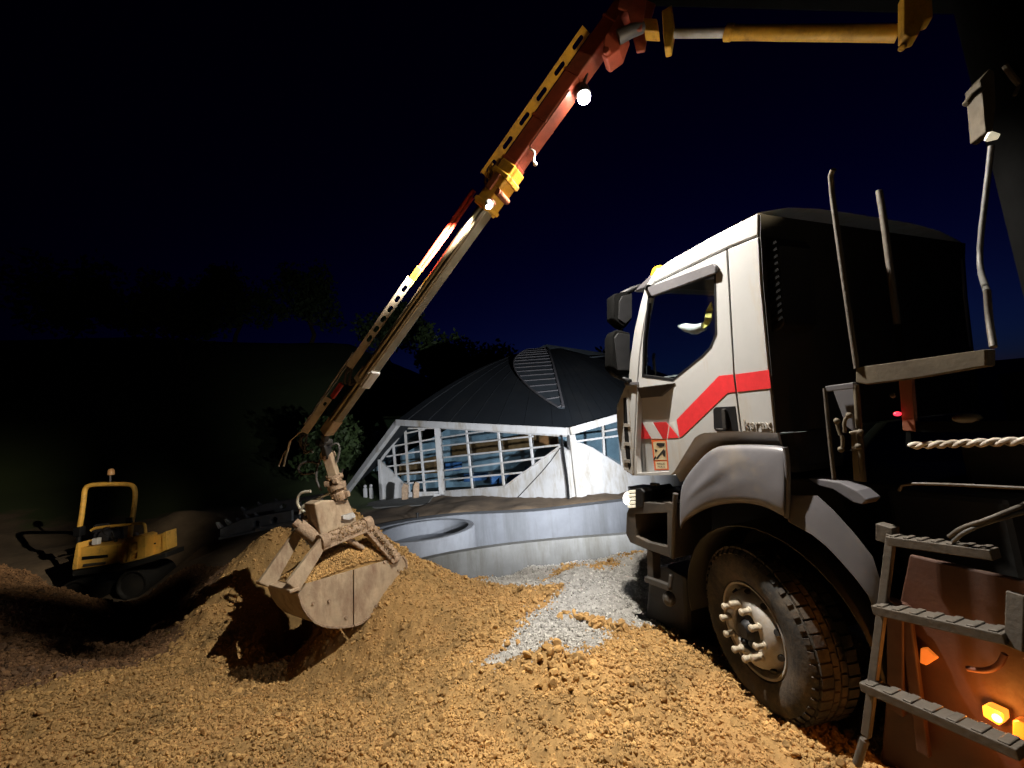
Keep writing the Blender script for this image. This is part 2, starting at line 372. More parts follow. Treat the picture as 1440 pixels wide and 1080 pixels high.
# grass on the slope, bare soil on the site: the material mixes by place
gm = M('site_soil', (.15, .105, .065), .95, var=.4, vs=1.4, bump=.6, bs=12)
nt = gm.node_tree; b = nt.nodes['Principled BSDF']; src = b.inputs['Base Color'].links[0].from_socket
at = nt.nodes.new('ShaderNodeAttribute'); at.attribute_name = 'tint'
nz = nt.nodes.new('ShaderNodeTexNoise'); nz.inputs['Scale'].default_value = .9; nz.inputs['Detail'].default_value = 9
tcn = nt.nodes.new('ShaderNodeTexCoord'); nt.links.new(tcn.outputs['Object'], nz.inputs['Vector'])
ad = nt.nodes.new('ShaderNodeMath'); ad.operation = 'ADD'; nt.links.new(at.outputs['Fac'], ad.inputs[0]); nt.links.new(nz.outputs[0], ad.inputs[1])
rp = nt.nodes.new('ShaderNodeValToRGB'); rp.color_ramp.elements[0].position = .75; rp.color_ramp.elements[1].position = .95
nt.links.new(ad.outputs[0], rp.inputs[0])
mxn = nt.nodes.new('ShaderNodeMix'); mxn.data_type = 'RGBA'; mxn.inputs[7].default_value = (.06, .085, .025, 1)
nt.links.new(rp.outputs[0], mxn.inputs[0]); nt.links.new(src, mxn.inputs[6]); nt.links.new(mxn.outputs[2], b.inputs['Base Color'])
grassy = np.clip((GY - 11.5) / 5, 0, 1) * np.clip((-3.5 - GX) / 2.5, 0, 1) + np.clip((GY - 24) / 6, 0, 1)
ground = raw('ground', np.stack([GX, GY, GZ], -1).reshape(-1, 3), F, gm, np.clip(grassy, 0, 1).ravel() * .7, True); tag(ground, kind='structure')

# gravel heap: fine sheet with the grey chippings cut out of it, then loose stones
STEP = .024
px_ = np.arange(PXMIN, PXMAX, STEP); py_ = np.arange(PYMIN, PYMAX, STEP)
AX, AY = np.meshgrid(px_, py_, indexing='ij')
AZ = H(AX, AY)
far = np.minimum(np.minimum(AX - PXMIN, PXMAX - AX), np.minimum(AY - PYMIN, PYMAX - AY))
drop = np.clip(1 - far / .35, 0, 1) * .14
AZ = AZ + .085 * fbm(AX, AY, 9, 4, 5) + .012 * (vn(AX, AY, 34, 9) - .5) - drop
def toground(u, v):
    r = ray(u, v); lo, hi = 1.0, 14.0; P = CP
    for k in range(420):
        tt = 1.2 + k * .02; P = CP + r * tt
        if P.z < float(H(np.array([P.x]), np.array([P.y]))[0]): break
    return (P.x, P.y)
_gp = [toground(u, v) for u, v in ((690, 934), (735, 880), (775, 846), (795, 826), (740, 824), (685, 822), (690, 812), (745, 797), (800, 792), (830, 800), (868, 790), (900, 776))] + [tuple(T(2.9, .3, 0))[:2], tuple(T(2.9, -2.6, 0))[:2], tuple(T(1.2, -2.3, 0))[:2]] + [toground(u, v) for u, v in ((925, 885), (870, 880), (850, 905), (800, 918), (740, 925))]
def greyness(x, y):
    jx = .30 * fbm(x, y, 3.5, 4, 31); jy = .30 * fbm(x, y, 3.5, 4, 47)
    return inpoly(x + jx, y + jy, _gp)
AG = greyness(AX, AY)
nx_, ny_ = AX.shape; idx = np.arange(nx_ * ny_).reshape(nx_, ny_)
F = np.stack([idx[:-1, :-1], idx[1:, :-1], idx[1:, 1:], idx[:-1, 1:]], -1).reshape(-1, 4)
fg = AG[:-1, :-1].ravel()
V = np.stack([AX, AY, AZ], -1).reshape(-1, 3)

def stones_templates():
    bm = bmesh.new(); bmesh.ops.create_icosphere(bm, subdivisions=1, radius=1); b0 = np.array([v.co[:] for v in bm.verts]); f0 = np.array([[v.index for v in f.verts] for f in bm.faces]); bm.free()
    bm = bmesh.new(); bmesh.ops.create_icosphere(bm, subdivisions=2, radius=1); b1 = np.array([v.co[:] for v in bm.verts]); f1 = np.array([[v.index for v in f.verts] for f in bm.faces]); bm.free()
    return (b0, f0), (b1, f1)
(B0, F0), (B1, F1) = stones_templates()
def stone_mesh(P, R, base, faces, seed, facet):
    g = np.random.default_rng(seed); n = len(P); k = len(base)
    tv = []
    for q in range(24):
        b = base.copy()
        for c in range(facet):      # chop by random planes: angular crushed stone
            d = g.normal(size=3); d /= np.linalg.norm(d); lim = g.uniform(.45, .85); pr = b @ d; b = b - np.outer(np.clip(pr - lim, 0, None), d)
        b *= g.uniform(.62, 1.25, 3); tv.append(b)
    tv = np.array(tv)[g.integers(0, 24, n)]
    q = g.normal(size=(n, 4)); q /= np.linalg.norm(q, axis=1)[:, None]; w_, x, y, z = q.T
    Rm = np.stack([1 - 2 * (y * y + z * z), 2 * (x * y - z * w_), 2 * (x * z + y * w_), 2 * (x * y + z * w_), 1 - 2 * (x * x + z * z), 2 * (y * z - x * w_), 2 * (x * z - y * w_), 2 * (y * z + x * w_), 1 - 2 * (x * x + y * y)], -1).reshape(n, 3, 3)
    v = np.einsum('nij,nkj->nki', Rm, tv) * R[:, None, None] + P[:, None, :]
    f = faces[None] + (np.arange(n) * k)[:, None, None]
    tint = np.repeat(g.normal(1.0, .19, n).clip(.5, 1.6), k)
    return v.reshape(-1, 3), f.reshape(-1, 3), tint
NS = 650000
sx = rng.uniform(PXMIN + .1, PXMAX - .1, NS); sy = rng.uniform(PYMIN + .1, PYMAX - .2, NS)
keep = (np.abs(sx + .06 * sy) < sy * 1.36 + .7) & (sy > .9) & (rng.random(NS) < np.clip((2.3 / sy) ** 1.35, 0, 1))
sx = sx[keep]; sy = sy[keep]
sg = greyness(sx + rng.normal(0, .055, len(sx)), sy + rng.normal(0, .055, len(sx)))
rad = np.exp(rng.normal(np.log(.0068), .52, len(sx))).clip(.0035, .028) * np.clip(.55 + .14 * sy, .8, 1.3)
clump = np.clip(vn(sx, sy, 1.8, 77) * 2.2 - 1.0, 0, 1); rad = rad * (1 + .3 * clump)
rad = np.where(sg, np.minimum(rad * .78, .02), rad)
ii = np.clip(((sx - PXMIN) / STEP).astype(int), 0, nx_ - 1); jj = np.clip(((sy - PYMIN) / STEP).astype(int), 0, ny_ - 1)
sz = AZ[ii, jj] + rad * rng.uniform(-.15, .55, len(sx))
P3 = np.stack([sx, sy, sz], -1)
def gravel_object(name, sel, fsel, mat, seed):
    near = sel & (sy < 3.0) & (rad > .0095); rest = sel & ~near
    va, fa, ta = stone_mesh(P3[near], rad[near], B1, F1, seed, 9)
    vb, fb, tb = stone_mesh(P3[rest], rad[rest], B0, F0, seed + 1, 4)
    fq = F[fsel]; used = np.unique(fq); mp = np.zeros(len(V), int); mp[used] = np.arange(len(used)); fq = mp[fq]; vs = V[used]
    ft = np.concatenate([fq[:, [0, 1, 2]], fq[:, [0, 2, 3]]])
    ts = .80 + .35 * (vn(vs[:, 0], vs[:, 1], 30, 5) - .5)
    o = raw(name, np.concatenate([vs, va, vb]), np.concatenate([ft, fa + len(vs), fb + len(vs) + len(va)]), mat, np.concatenate([ts, ta, tb]), False)
    return o
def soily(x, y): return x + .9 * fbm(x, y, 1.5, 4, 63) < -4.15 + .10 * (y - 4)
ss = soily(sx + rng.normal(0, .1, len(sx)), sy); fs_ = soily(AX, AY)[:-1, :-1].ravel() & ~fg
og = gravel_object('gravel', ~sg & ~ss, ~fg & ~fs_, mt['gravel'], 5)
tag(og, 'ochre crushed gravel heaped across the foreground', 'gravel', kind='stuff')
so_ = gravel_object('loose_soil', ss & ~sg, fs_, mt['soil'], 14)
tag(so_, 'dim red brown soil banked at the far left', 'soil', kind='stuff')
o2 = gravel_object('grey_gravel', sg, fg, mt['grey'], 8)
tag(o2, 'pale grey chippings spilled before the truck bumper', 'gravel', kind='stuff')
# clods lying on the chippings and dark rubble at the far left
def rubble(name, pts, mat, label, cat, seed):
    g = np.random.default_rng(seed); P = []; R = []
    for u, v, spread, cnt, r0, r1 in pts:
        cx, cy = toground(u, v)
        for k in range(cnt):
            x = cx + g.normal(0, spread); y = cy + g.normal(0, spread); r = g.uniform(r0, r1); P.append((x, y, hz(x, y) + r * .35)); R.append(r)
    v, f, t = stone_mesh(np.array(P), np.array(R), B1, F1, seed, 9)
    return tag(raw(name, v, f, mat, t), label, cat, kind='stuff')
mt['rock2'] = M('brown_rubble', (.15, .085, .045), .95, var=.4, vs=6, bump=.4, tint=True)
rubble('clods', [(845, 880, .09, 34, .02, .06), (810, 868, .06, 16, .015, .05), (785, 945, .14, 40, .015, .045), (700, 905, .2, 22, .012, .035)], mt['gravel'], 'ochre clods tumbled onto the grey chippings', 'gravel', 4)
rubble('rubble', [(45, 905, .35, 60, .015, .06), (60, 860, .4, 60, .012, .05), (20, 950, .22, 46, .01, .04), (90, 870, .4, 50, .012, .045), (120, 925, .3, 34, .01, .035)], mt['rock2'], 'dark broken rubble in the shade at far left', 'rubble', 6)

# ------------------------------------------------------------------ hall with the folded roof
BZ = -.13
A_ = PZ(537, 702, BZ); C1 = PZ(620, 697, BZ); B_ = PZ(800, 704, BZ)
hall = thing('swimming_hall', (C1 + B_) / 2, 'low white swimming hall with gridded windows under a dark peaked roof', 'building')
UPV = Vector((0, 0, 1))
def fac(a, b):
    e = (b - a).normalized(); nn = Vector((e.y, -e.x, 0))
    if nn.dot(CP - a) < 0: nn = -nn
    return nn
NL = fac(A_, C1); NR = fac(C1, B_)
def pl(lst, a, b, off=0.0):
    nn = fac(a, b) * off; return [PV(u, v, a, b) + nn for u, v in lst]
# spandrel walls below the glass, and the gable outline as panel strips
wl = MB(); wl.prism(pl([(536, 650), (556, 668), (575, 686), (576, 694), (619, 694), (620, 702), (537, 706)], A_, C1), -NL * .16)
wl.prism(pl([(620, 692), (662, 689), (710, 684.5), (788, 627.5), (797, 634), (803, 706), (620, 702)], C1, B_), -NR * .16)
wl.build('wall', mt['white2'], hall, .01)
def grid(a, b, nn, frame, lines, panepoly, w_big=()):
    g = MB()
    for (p, q, wd) in lines:
        P, Q = pl([p, q], a, b, .02); g.bar(P, Q, wd, .07, up=nn)
    f = g.build('window', mt['white2'], hall, .004); f['label'] = frame
    MB().prism(pl(panepoly, a, b, -.03), -nn * .008).build('pane', mt['pane'], f)
grid(A_, C1, NL, 'narrow paned left window grid', [
    ((570, 603), (575.5, 692), .085), ((590, 603), (598, 695), .085), ((553.5, 626), (557.5, 670), .085),
    ((571, 609.5), (597, 604), .06), ((555, 627.3), (613, 616.5), .06), ((544, 642), (615, 631), .06), ((545, 656), (616, 647), .06),
    ((558, 666.5), (617, 661.5), .06), ((566, 680), (618, 676), .06), ((576, 693), (619, 692), .07), ((537, 646), (570, 602), .10), ((570, 602.5), (615, 602), .06)],
    [(538, 648), (570, 603), (616, 603), (619, 694), (577, 694), (556, 668)])
grid(C1, B_, NR, 'wide paned right window grid', [
    ((656, 603), (665, 689), .075), ((701, 606), (709.5, 685), .075), ((745.5, 611), (750.5, 655), .075),
    ((621, 615.5), (680, 606.5), .055), ((622, 627), (750, 613.5), .055), ((623, 643.5), (788, 625.5), .06), ((625, 661.5), (766, 643), .06),
    ((626, 674.5), (738, 664), .06), ((627, 691), (711, 684), .06), ((710, 684.5), (788, 627.5), .05), ((622, 602), (797, 613), .06)],
    [(621, 603), (797, 614), (788, 628), (711, 685), (627, 692)])
pil = MB(); P, Q = pl([(615.5, 600), (622.5, 694)], A_, C1, .04); pil.bar(P, Q, .22, .14, up=NL, ov=.0); pil.build('mullion', mt['white2'], hall, .006)
pil = MB(); P, Q = pl([(534.5, 646), (537.5, 706)], A_, C1, .03); pil.bar(P, Q, .10, .16, up=NL); pil.build('corner_post', mt['white2'], hall, .006)
# leaning white buttress and the dark downpipe at the fold
B2 = PZ(965, 683, BZ)
NB = fac(B_, B2)
bt = MB(); bt.prism([PV(u, v, B_, B2) + NB * .12 for u, v in ((799, 612), (807, 611), (824.5, 703), (810, 706))], -NB * .3); bt.build('buttress', mt['white2'], hall, .008)
dp = MB(); dp.tube([PV(u, v, C1, B_) + NR * .10 for u, v in ((792, 612), (795, 640), (800.5, 675), (802.5, 706))], .035, 8, smooth=1); dp.build('downpipe', mt['black'], hall, smooth=40)
w2 = MB(); w2.prism([PV(u, v, B_, B2) for u, v in ((801, 622), (817, 622.5), (833, 629), (874, 655), (905, 667), (966, 664), (968, 690), (803, 706))], -NB * .15); w2.build('wall', mt['white2'], hall, .01)
f2 = MB()
for p, q, wd in (((847, 598), (849, 640), .07), ((800, 622), (966, 600), .06), ((870, 592), (874, 655), .07), ((906, 585), (910, 660), .07), ((848, 607), (966, 585), .06)):
    f2.bar(PV(*p, B_, B2) + NB * .02, PV(*q, B_, B2) + NB * .02, wd, .07, up=NB)
f2 = f2.build('window', mt['white2'], hall, .004)
MB().prism([PV(u, v, B_, B2) - NB * .03 for u, v in ((802, 612), (880, 590), (966, 575), (966, 664), (905, 667), (833, 629), (817, 622.5))], -NB * .008).build('pane', mt['pane'], f2)
cb = MB(); cb.tube([PV(u, v, C1, B_) + NR * .015 for u, v in ((788, 630), (770, 655), (745, 682), (725, 703))], .012, 6, smooth=1); cb.build('cable', mt['black'], hall)
# roof: fascia beams and folded shells rising to the apex
K_ = PX(560, 594, 15.4); FT = PX(478, 704, 17.0); V_ = PX(800, 606.5, 12.0); K2 = PX(900, 578, 12.6); AP = PX(768, 487, 19.5)
V2 = PX(1010, 592, 13.5)
def beam(p, q, name='fascia', hh=.22, dd=.30):
    b = MB(); b.bar(p, q, dd, hh); return b.build(name, mt['white2'], hall, .01)
beam(K_, V_); beam(V_, K2); beam(K_, FT, hh=.20, dd=.20); beam(K2, V2)
so = MB()   # soffits: from the fascia back to the glass
for p, q, a, b in ((K_, V_, A_, B_), (V_, K2, B_, B2)):
    so.prism([p - UPV * .09, q - UPV * .09, q - UPV * .09 + Vector((.1, 1.2, 0)), p - UPV * .09 + Vector((.1, 1.6, 0))], UPV * .03)
#so.prism([K_ - UPV * .1, FT - UPV * .1, FT + Vector((.9, .7, -.1)), K_ + Vector((.5, .8, -.1))], UPV * .03)
so.build('soffit', mt['white2'], hall)
def shell(p, q, nm='roof', bul=.75):
    rows = []
    for i in range(15):
        s_ = i / 14; e = p.lerp(q, s_) + UPV * .115
        rows.append([e.lerp(AP, k / 14) + UPV * (bul * 4 * (k / 14) * (1 - k / 14) * (.35 + .65 * sin(pi * min(1, max(0, s_))) if False else bul * 0 + 1) * .6) for k in range(15)])
    mb = MB().sheet(rows, -UPV * .08)
    for i in range(1, 14, 2):
        for k in range(14): mb.bar(rows[i][k], rows[i][k + 1], .014, .022, ov=.01)
    return mb.build(nm, mt['roof'], hall, smooth=30)
shell(K_, V_); shell(V_, K2); shell(FT, K_); shell(K2, V2)
shell(V2, PX(1010, 560, 26)); shell(PX(1010, 560, 26), FT + Vector((2, 9, 1)))
# translucent ribbed wedge lying on the left shell along the fold
def on_shell(s_, t_, up=.03): return (K_.lerp(V_, s_) + UPV * .115).lerp(AP, t_) + UPV * (1.8 * t_ * (1 - t_) + up) + Vector((.0, -.03, 0))
ts_ = [.10 + .72 * k / 14 for k in range(15)]
def lw(t_): return 1 - .56 * (t_ - .08) ** .9 / .5
rb = MB().sheet([[on_shell(lw(t_) + (1 - lw(t_)) * m / 6, t_) for m in range(7)] for t_ in ts_], Vector((0, -.02, .03)))
sheet_ = rb.build('skylight', mt['ribs'], hall)
rr = MB()
for k in range(15): rr.bar(on_shell(lw(ts_[k]), ts_[k], .07), on_shell(.995, min(.84, ts_[k] + .02), .07), .05, .04)
for k in range(14):
    rr.bar(on_shell(.995, ts_[k], .08), on_shell(.995, ts_[k + 1], .08), .07, .06); rr.bar(on_shell(lw(ts_[k]), ts_[k], .08), on_shell(lw(ts_[k + 1]), ts_[k + 1], .08), .05, .05)
rr.build('glazing_bar', mt['fender'], sheet_)
cap = MB(); cap.prism([PX(715, 512, 18.2), PX(768, 486, 18.6), PX(862, 500, 17.2), PX(797, 508, 16.6), PX(748, 512, 17.2)], UPV * .06); cap.build('ridge_cap', mt['ribs'], hall)
# what shows through the glass
inn = MB(); off = Vector((.1, 2.6, 0)); inn.prism([A_ + off, C1 + off, C1 + off + UPV * 2.7, A_ + off + UPV * 1.6], Vector((0, .1, 0)))
inn.prism([C1 + off, B_ + Vector((.1, 3.2, 0)), B_ + Vector((.1, 3.2, 2.5)), C1 + off + UPV * 2.7], Vector((0, .1, 0)))
inn.prism([B_ + Vector((.1, 3.2, 0)), B2 + off, B2 + off + UPV * 2.6, B_ + Vector((.1, 3.2, 2.5))], Vector((0, .1, 0)))
inn.build('inner_wall', mt['inner'], hall)
wd = MB(); o5 = Vector((.1, 2.35, 0))
wd.prism([C1 + o5 + UPV * 1.35 + (B_ - C1) * .02, B_ + o5 + UPV * 1.55, B_ + o5 + UPV * 2.15, C1 + o5 + UPV * 1.85 + (B_ - C1) * .02], Vector((0, .05, 0)))
wd.prism([A_ + o5 + UPV * .7, A_.lerp(C1, .8) + o5 + UPV * .7, A_.lerp(C1, .8) + o5 + UPV * 1.5, A_ + o5 + UPV * 1.2], Vector((0, .05, 0)))
wd.build('panelling', mt['wood'], hall)
bl_ = MB()
for k, (s_, h_, w_, z0) in enumerate(((.06, .35, .7, 1.0), (.28, .3, 1.0, .55), (.55, .35, 1.2, .5), (.8, .4, .8, .75))):
    c = C1.lerp(B_, s_) + Vector((.1, 1.6, z0)); bl_.box(c, (Vector((1, 0, 0)), Vector((0, 1, 0)), UPV), w_ / 2, .15, h_ / 2)
build_each(bl_, 'pool_float', mt['blue'], hall, .03)
fl = MB(); fl.prism([FT + Vector((-.3, -1.5, -.16)), PZ(600, 712, BZ - .03), PZ(600, 700, BZ - .03) + Vector((0, 3, 0)), FT + Vector((-.3, 2, -.16))], UPV * .06); fl.build('terrace', mt['darkconc'], hall)
# objects on the terrace at the left gable
ch = MB(); c0 = PZ(519, 703, BZ)
for dx in (-.14, .1):
    ch.box(c0 + Vector((dx, 0, .25)), (Vector((1, 0, 0)), Vector((0, 1, 0)), UPV), .07, .07, .25); ch.ball(c0 + Vector((dx, 0, .56)), .07)
tag(settle(ch.build('bollard', mt['white2'], None, .03, 40)), 'pair of pale round topped posts behind the white gable beam', 'bollard')

# ------------------------------------------------------------------ shed and hillside
Sh = PX(520, 645, 21)
shed = thing('shed', Sh, 'small grey shed with pitched roof left of the hall', 'shed')
q = [PX(503, 627, 21), PX(528.5, 607, 21), PX(528.5, 641, 21)]
rf = MB(); rf.prism(q, Vector((.5, 2.2, .2))); rf.build('roof', mt['fender'], shed)
sw = MB(); sw.prism([PX(511, 634, 21.2), PX(528, 644, 21.2), PX(528, 668, 21.2), PX(512, 668, 21.2)], Vector((.5, 2, 0))); sw.build('wall', mt['inner'], shed)
sl = MB(); sl.ball(PX(508, 634.5, 20.8), .12, sc=(1.3, 1, .9)); sl.tube([PX(508, 636, 20.85), PX(513, 642, 20.9), PX(514, 650, 21.1)], .03, 6); sl.build('wall_lamp', mt['white2'], shed, smooth=60)

def make_tree(name, label, loc, h, r, seed, nleaf=3800, leaf=.16):
    g = np.random.default_rng(seed); tr = thing(name, loc, label, 'tree', 'dark trees on the slope')
    loc = Vector(loc); mb = MB(); pts = []
    p = loc.copy() - UPV * .3; path = [p.copy()]
    for k in range(5):
        p = p + Vector((g.normal(0, .05 * h), g.normal(0, .05 * h), h * .16)); path.append(p.copy())
    mb.tube(path, [h * .03 * (1 - .15 * k) for k in range(6)], 8)
    for k in range(9):
        a = g.uniform(0, 6.28); s_ = path[2 + k % 4]; e = s_ + Vector((cos(a) * r * g.uniform(.4, .9), sin(a) * r * g.uniform(.4, .9), h * g.uniform(.1, .35)))
        mb.tube([s_, (s_ + e) / 2 + UPV * .1, e], [h * .012, h * .008, h * .004], 6); pts.append(e)
    mb.build('trunk', mt['bark'], tr)
    cl = [(q_, r * g.uniform(.28, .5)) for q_ in pts] + [(loc + Vector((g.normal(0, r * .4), g.normal(0, r * .4), h * g.uniform(.4, .98))), r * g.uniform(.25, .5)) for k in range(16)]
    cidx = g.integers(0, len(cl), nleaf); cc = np.array([tuple(c[0]) for c in cl])[cidx]; cr_ = np.array([c[1] for c in cl])[cidx]
    d = g.normal(size=(nleaf, 3)); d /= np.linalg.norm(d, axis=1)[:, None]
    c = cc + d * (cr_ * g.uniform(.35, 1.08, nleaf))[:, None]
    a = g.normal(size=(nleaf, 3)); a /= np.linalg.norm(a, axis=1)[:, None]; b2 = np.cross(a, g.normal(size=(nleaf, 3))); b2 /= np.linalg.norm(b2, axis=1)[:, None]
    s_ = leaf * g.uniform(.6, 1.3, nleaf)[:, None]
    v = np.stack([c - a * s_, c + b2 * s_ * .5, c + a * s_, c - b2 * s_ * .5], 1).reshape(-1, 3) - np.array(loc)
    o = raw('crown', v, np.arange(nleaf * 4).reshape(-1, 4), mt['leaf']); o.parent = tr
    return tr
def at_ground(u, Z):
    x = PX(u, 600, Z).x; y = PX(u, 600, Z).y; return Vector((x, y, hz(x, y)))
make_tree('bush', 'round dark green bush on the slope behind the grab', at_ground(475, 18), 2.6, 1.5, 1, 5000, .13)
make_tree('bush', 'low green bush beside the small grey shed', at_ground(500, 20), 1.6, 1.1, 2, 2500, .12)
for k, (u, Z, h, r) in enumerate(((330, 46, 8, 3.6), (440, 48, 9, 4), (560, 44, 6.5, 3.4), (640, 36, 5.6, 3.2), (700, 38, 6, 3.4), (250, 34, 6, 4), (120, 36, 6, 4.5), (870, 40, 6, 3.2))):
    make_tree('broadleaf_tree', ['dark tree on the slope furthest behind the grab', 'tall dark tree behind the lower end of the boom', 'dark tree left of the hall roof on the skyline',
              'dark tree on the skyline behind the left curve of the hall roof', 'dark tree on the skyline close to the roof apex', 'big dark tree on the slope above the yellow roller',
              'biggest dark tree at far left beyond the yellow roller', 'dark tree on the skyline right of the roof apex'][k], at_ground(u, Z), h, r, 20 + k, 3600, .28)

# ------------------------------------------------------------------ pool walls and basin
def curved_wall(name, pix, z, th, hgt, mat, label):
    P = [PZ(u, v, z) for u, v in pix]
    for _ in range(2):
        Q = [P[0]]
        for a, b in zip(P, P[1:]): Q += [a * .75 + b * .25, a * .25 + b * .75]
        P = Q + [P[-1]]
    rows = [[], [], [], []]
    for i, p in enumerate(P):
        tdir = (P[min(i + 1, len(P) - 1)] - P[max(i - 1, 0)]).normalized(); nn = Vector((-tdir.y, tdir.x, 0))
        rows[0].append(p - UPV * hgt); rows[1].append(p.copy()); rows[2].append(p + nn * th); rows[3].append(p + nn * th - UPV * hgt)
    return tag(settle(MB().sheet(rows).build(name, mat, None, .012, 35)), label, 'wall')
curved_wall('pool_wall', [(505, 752), (530, 742), (560, 735.5), (600, 729), (650, 723.5), (700, 722), (760, 719), (820, 711.5), (880, 704.5), (960, 694), (1080, 676)], -.10, .42, 1.35, mt['concrete'], 'long curved pale grey pool wall below the white hall')
curved_wall('pool_wall', [(560, 803), (590, 789), (620, 781.5), (670, 772.5), (720, 765.5), (780, 759.5), (830, 755.5), (880, 752), (960, 743), (1080, 728)], -.35, .22, 1.25, mt['darkconc'], 'nearer dark grey curved pool wall behind the gravel heaps')
rc = (PZ(597, 730, -.1) + PZ(597, 763, -.1)) / 2; rc.z = 0
RR = ((PZ(668, 748, -.1) - PZ(527, 755, -.1)).length) / 2
ring = MB(); ring.lathe(rc + UPV * -.1, (0, 0, 1), [(RR, -1.1), (RR, -.02), (RR - .02, 0), (RR - .15, 0), (RR - .17, -.02), (RR - .17, -.34), (RR - .6, -.36), (RR - .6, -.42), (0, -.42)], 72)
tag(settle(ring.build('round_basin', mt['basin'], None, 0, 35)), 'round pale grey basin standing inside the curved pool', 'basin')
pst = MB(); pp = PZ(588, 741, -.35); pst.tube([pp - UPV * .15, pp + UPV * .36], .035, 8); pst.tube([pp + UPV * .36, pp + UPV * .39], .05, 8)
tag(settle(pst.build('post', mt['black'], None, 0, 40)), 'thin dark post inside the round basin', 'post')
cl = MB(); pp = PZ(792, 738, -.6)
cl.tube([pp, pp + Vector((.02, -.03, .2)), pp + Vector((0, -.04, .26))], .04, 8)
tag(settle(cl.build('pipe_stub', mt['black'], None, 0, 40)), 'black pipe stub sticking up before the long pool wall', 'pipe')
# blocks by the terrace
blk = MB(); c0 = PX(568, 691, 14.2); blk.prism([c0 + Vector((-.1, 0, -.28)), c0 + Vector((.1, 0, -.28)), c0 + Vector((.14, 0, .2)), c0 + Vector((0, 0, .27)), c0 + Vector((-.08, 0, .12))], Vector((0, .16, 0)))
b1 = settle(blk.build('timber_offcut', mt['muddy'], None, .015)); tag(b1, 'left upright brown timber offcut before the left window', 'timber', 'timber offcuts by the terrace')
b2 = b1.copy(); COL.objects.link(b2); b2.location += Vector((.36, .05, .02)); b2.rotation_euler.z = .5; b2['label'] = 'right upright brown timber offcut before the left window'

# ------------------------------------------------------------------ grey toothed attachments lying on the soil
def toothed(p, q, hgt, label, nt_, big):
    p = Vector(p); q = Vector(q); X = (q - p).normalized(); Y = UPV.cross(X).normalized()
    r = thing('rake_bar', (p + q) / 2 - UPV * hgt / 2, label, 'rake bar', 'grey toothed attachments on the soil')
    b = MB(); L = (q - p).length
    b.prism([p - UPV * hgt / 2, q - UPV * hgt / 2, q + UPV * hgt / 2, p.lerp(q, .3) + UPV * hgt * .55, p + UPV * hgt * .15], Y * .16, [[p.lerp(q, s_) + UPV * hgt * k for s_, k in ((s0 - .03, -.2), (s0 + .03, -.2), (s0 + .045, .1), (s0, .28), (s0 - .045, .1))] for s0 in (.5, .75)])
    b.bar(p - UPV * hgt * .5 + Y * .08, q - UPV * hgt * .5 + Y * .08, .3, .05); b.build('beam', mt['greybar'], r, .012)
    for k in range(nt_):
        c = p.lerp(q, -.01 + k * .62 / nt_) + UPV * hgt * (.12 + .35 * min(1, k / (nt_ * .6))) + Y * .08; s_ = big * (1.2 if k < 2 else .8)
        th_ = MB(); d = (-X * .55 + UPV * .85).normalized()
        th_.prism([c - X * .5 * s_, c + X * .5 * s_, c + d * s_ * 1.5 + X * .12 * s_, c + d * s_ * 1.6 - X * .12 * s_], Y * .09); th_.build('tooth', mt['greybar'], r, .012)
    return r
g0 = at_ground(308, 8.0)
toothed(PX(309, 747, 8.0), PX(410, 727, 8.3), .26, 'nearer grey rake bar with pointed teeth on the soil', 5, .085)
toothed(PX(342, 722, 8.9), PX(452, 703, 9.2), .24, 'farther grey rake bar with short teeth on the soil', 3, .07)
pb = MB()
for k, (u, v, Z) in enumerate(((352, 738, 8.4), (360, 745, 8.1))):
    a = PX(u, v, Z); b_ = PX(u + 70, v - 12, Z + .2); pb.tube([a, b_], .05, 8)
tag(settle(pb.build('steel_tube', mt['greybar'], None, 0, 40)), 'pair of pale steel tubes between the two rake bars', 'tube')

# ------------------------------------------------------------------ compact roller
ro = PX(170, 806, 8.5); RX = Vector((cos(.10), sin(.10), 0)); RY = Vector((-RX.y, RX.x, 0))
roller = thing('roller', ro - UPV * .5, 'small yellow compact roller with roll bar parked at left', 'roller')
def rp_(u, v, y=0.0):
    """roller frame: picture scale at its own distance, y = depth behind its near face"""
    a = ro + RY * y; return PV(u, v, a, a + RX)
def rbox(mb, uv, y0, y1): return mb.prism([rp_(u, v, y0) for u, v in uv], RY * (y1 - y0))
mb = MB(); rbox(mb, [(106, 772), (110, 770.5), (155, 766.5), (166, 766.5), (167, 791), (154, 794), (104, 801)], 0, .75)
body = mb.build('front_frame', mt['dyellow'], roller, .02)
mb = MB(); rbox(mb, [(100.5, 802), (106.5, 765), (110, 763), (111, 770), (107, 801)], -.04, .8); mb.build('side_plate', mt['dyellow'], roller, .015)
mb = MB(); rbox(mb, [(115, 783), (151, 780), (151.5, 784), (115, 787.5)], -.012, .0); mb.build('groove', mt['black'], body)
mb = MB(); rbox(mb, [(117, 793.5), (148, 790), (147, 793.5), (116, 797.5)], -.02, .0); mb.build('bumper_strip', mt['alu'], body)
mb = MB(); rbox(mb, [(203, 757), (226, 751), (232, 748), (234, 749), (233, 773), (218, 781), (204, 784)], .35, .6); rb2 = mb.build('rear_frame', mt['dyellow'], roller, .02)
mb = MB(); rbox(mb, [(228, 750), (233.5, 747), (234.5, 773), (228, 776)], .3, .62); mb.build('rear_plate', mt['dyellow'], rb2, .01)
mb = MB(); rbox(mb, [(208, 766), (219, 763), (219, 765), (208, 768)], .34, .351); mb.build('groove', mt['black'], rb2)
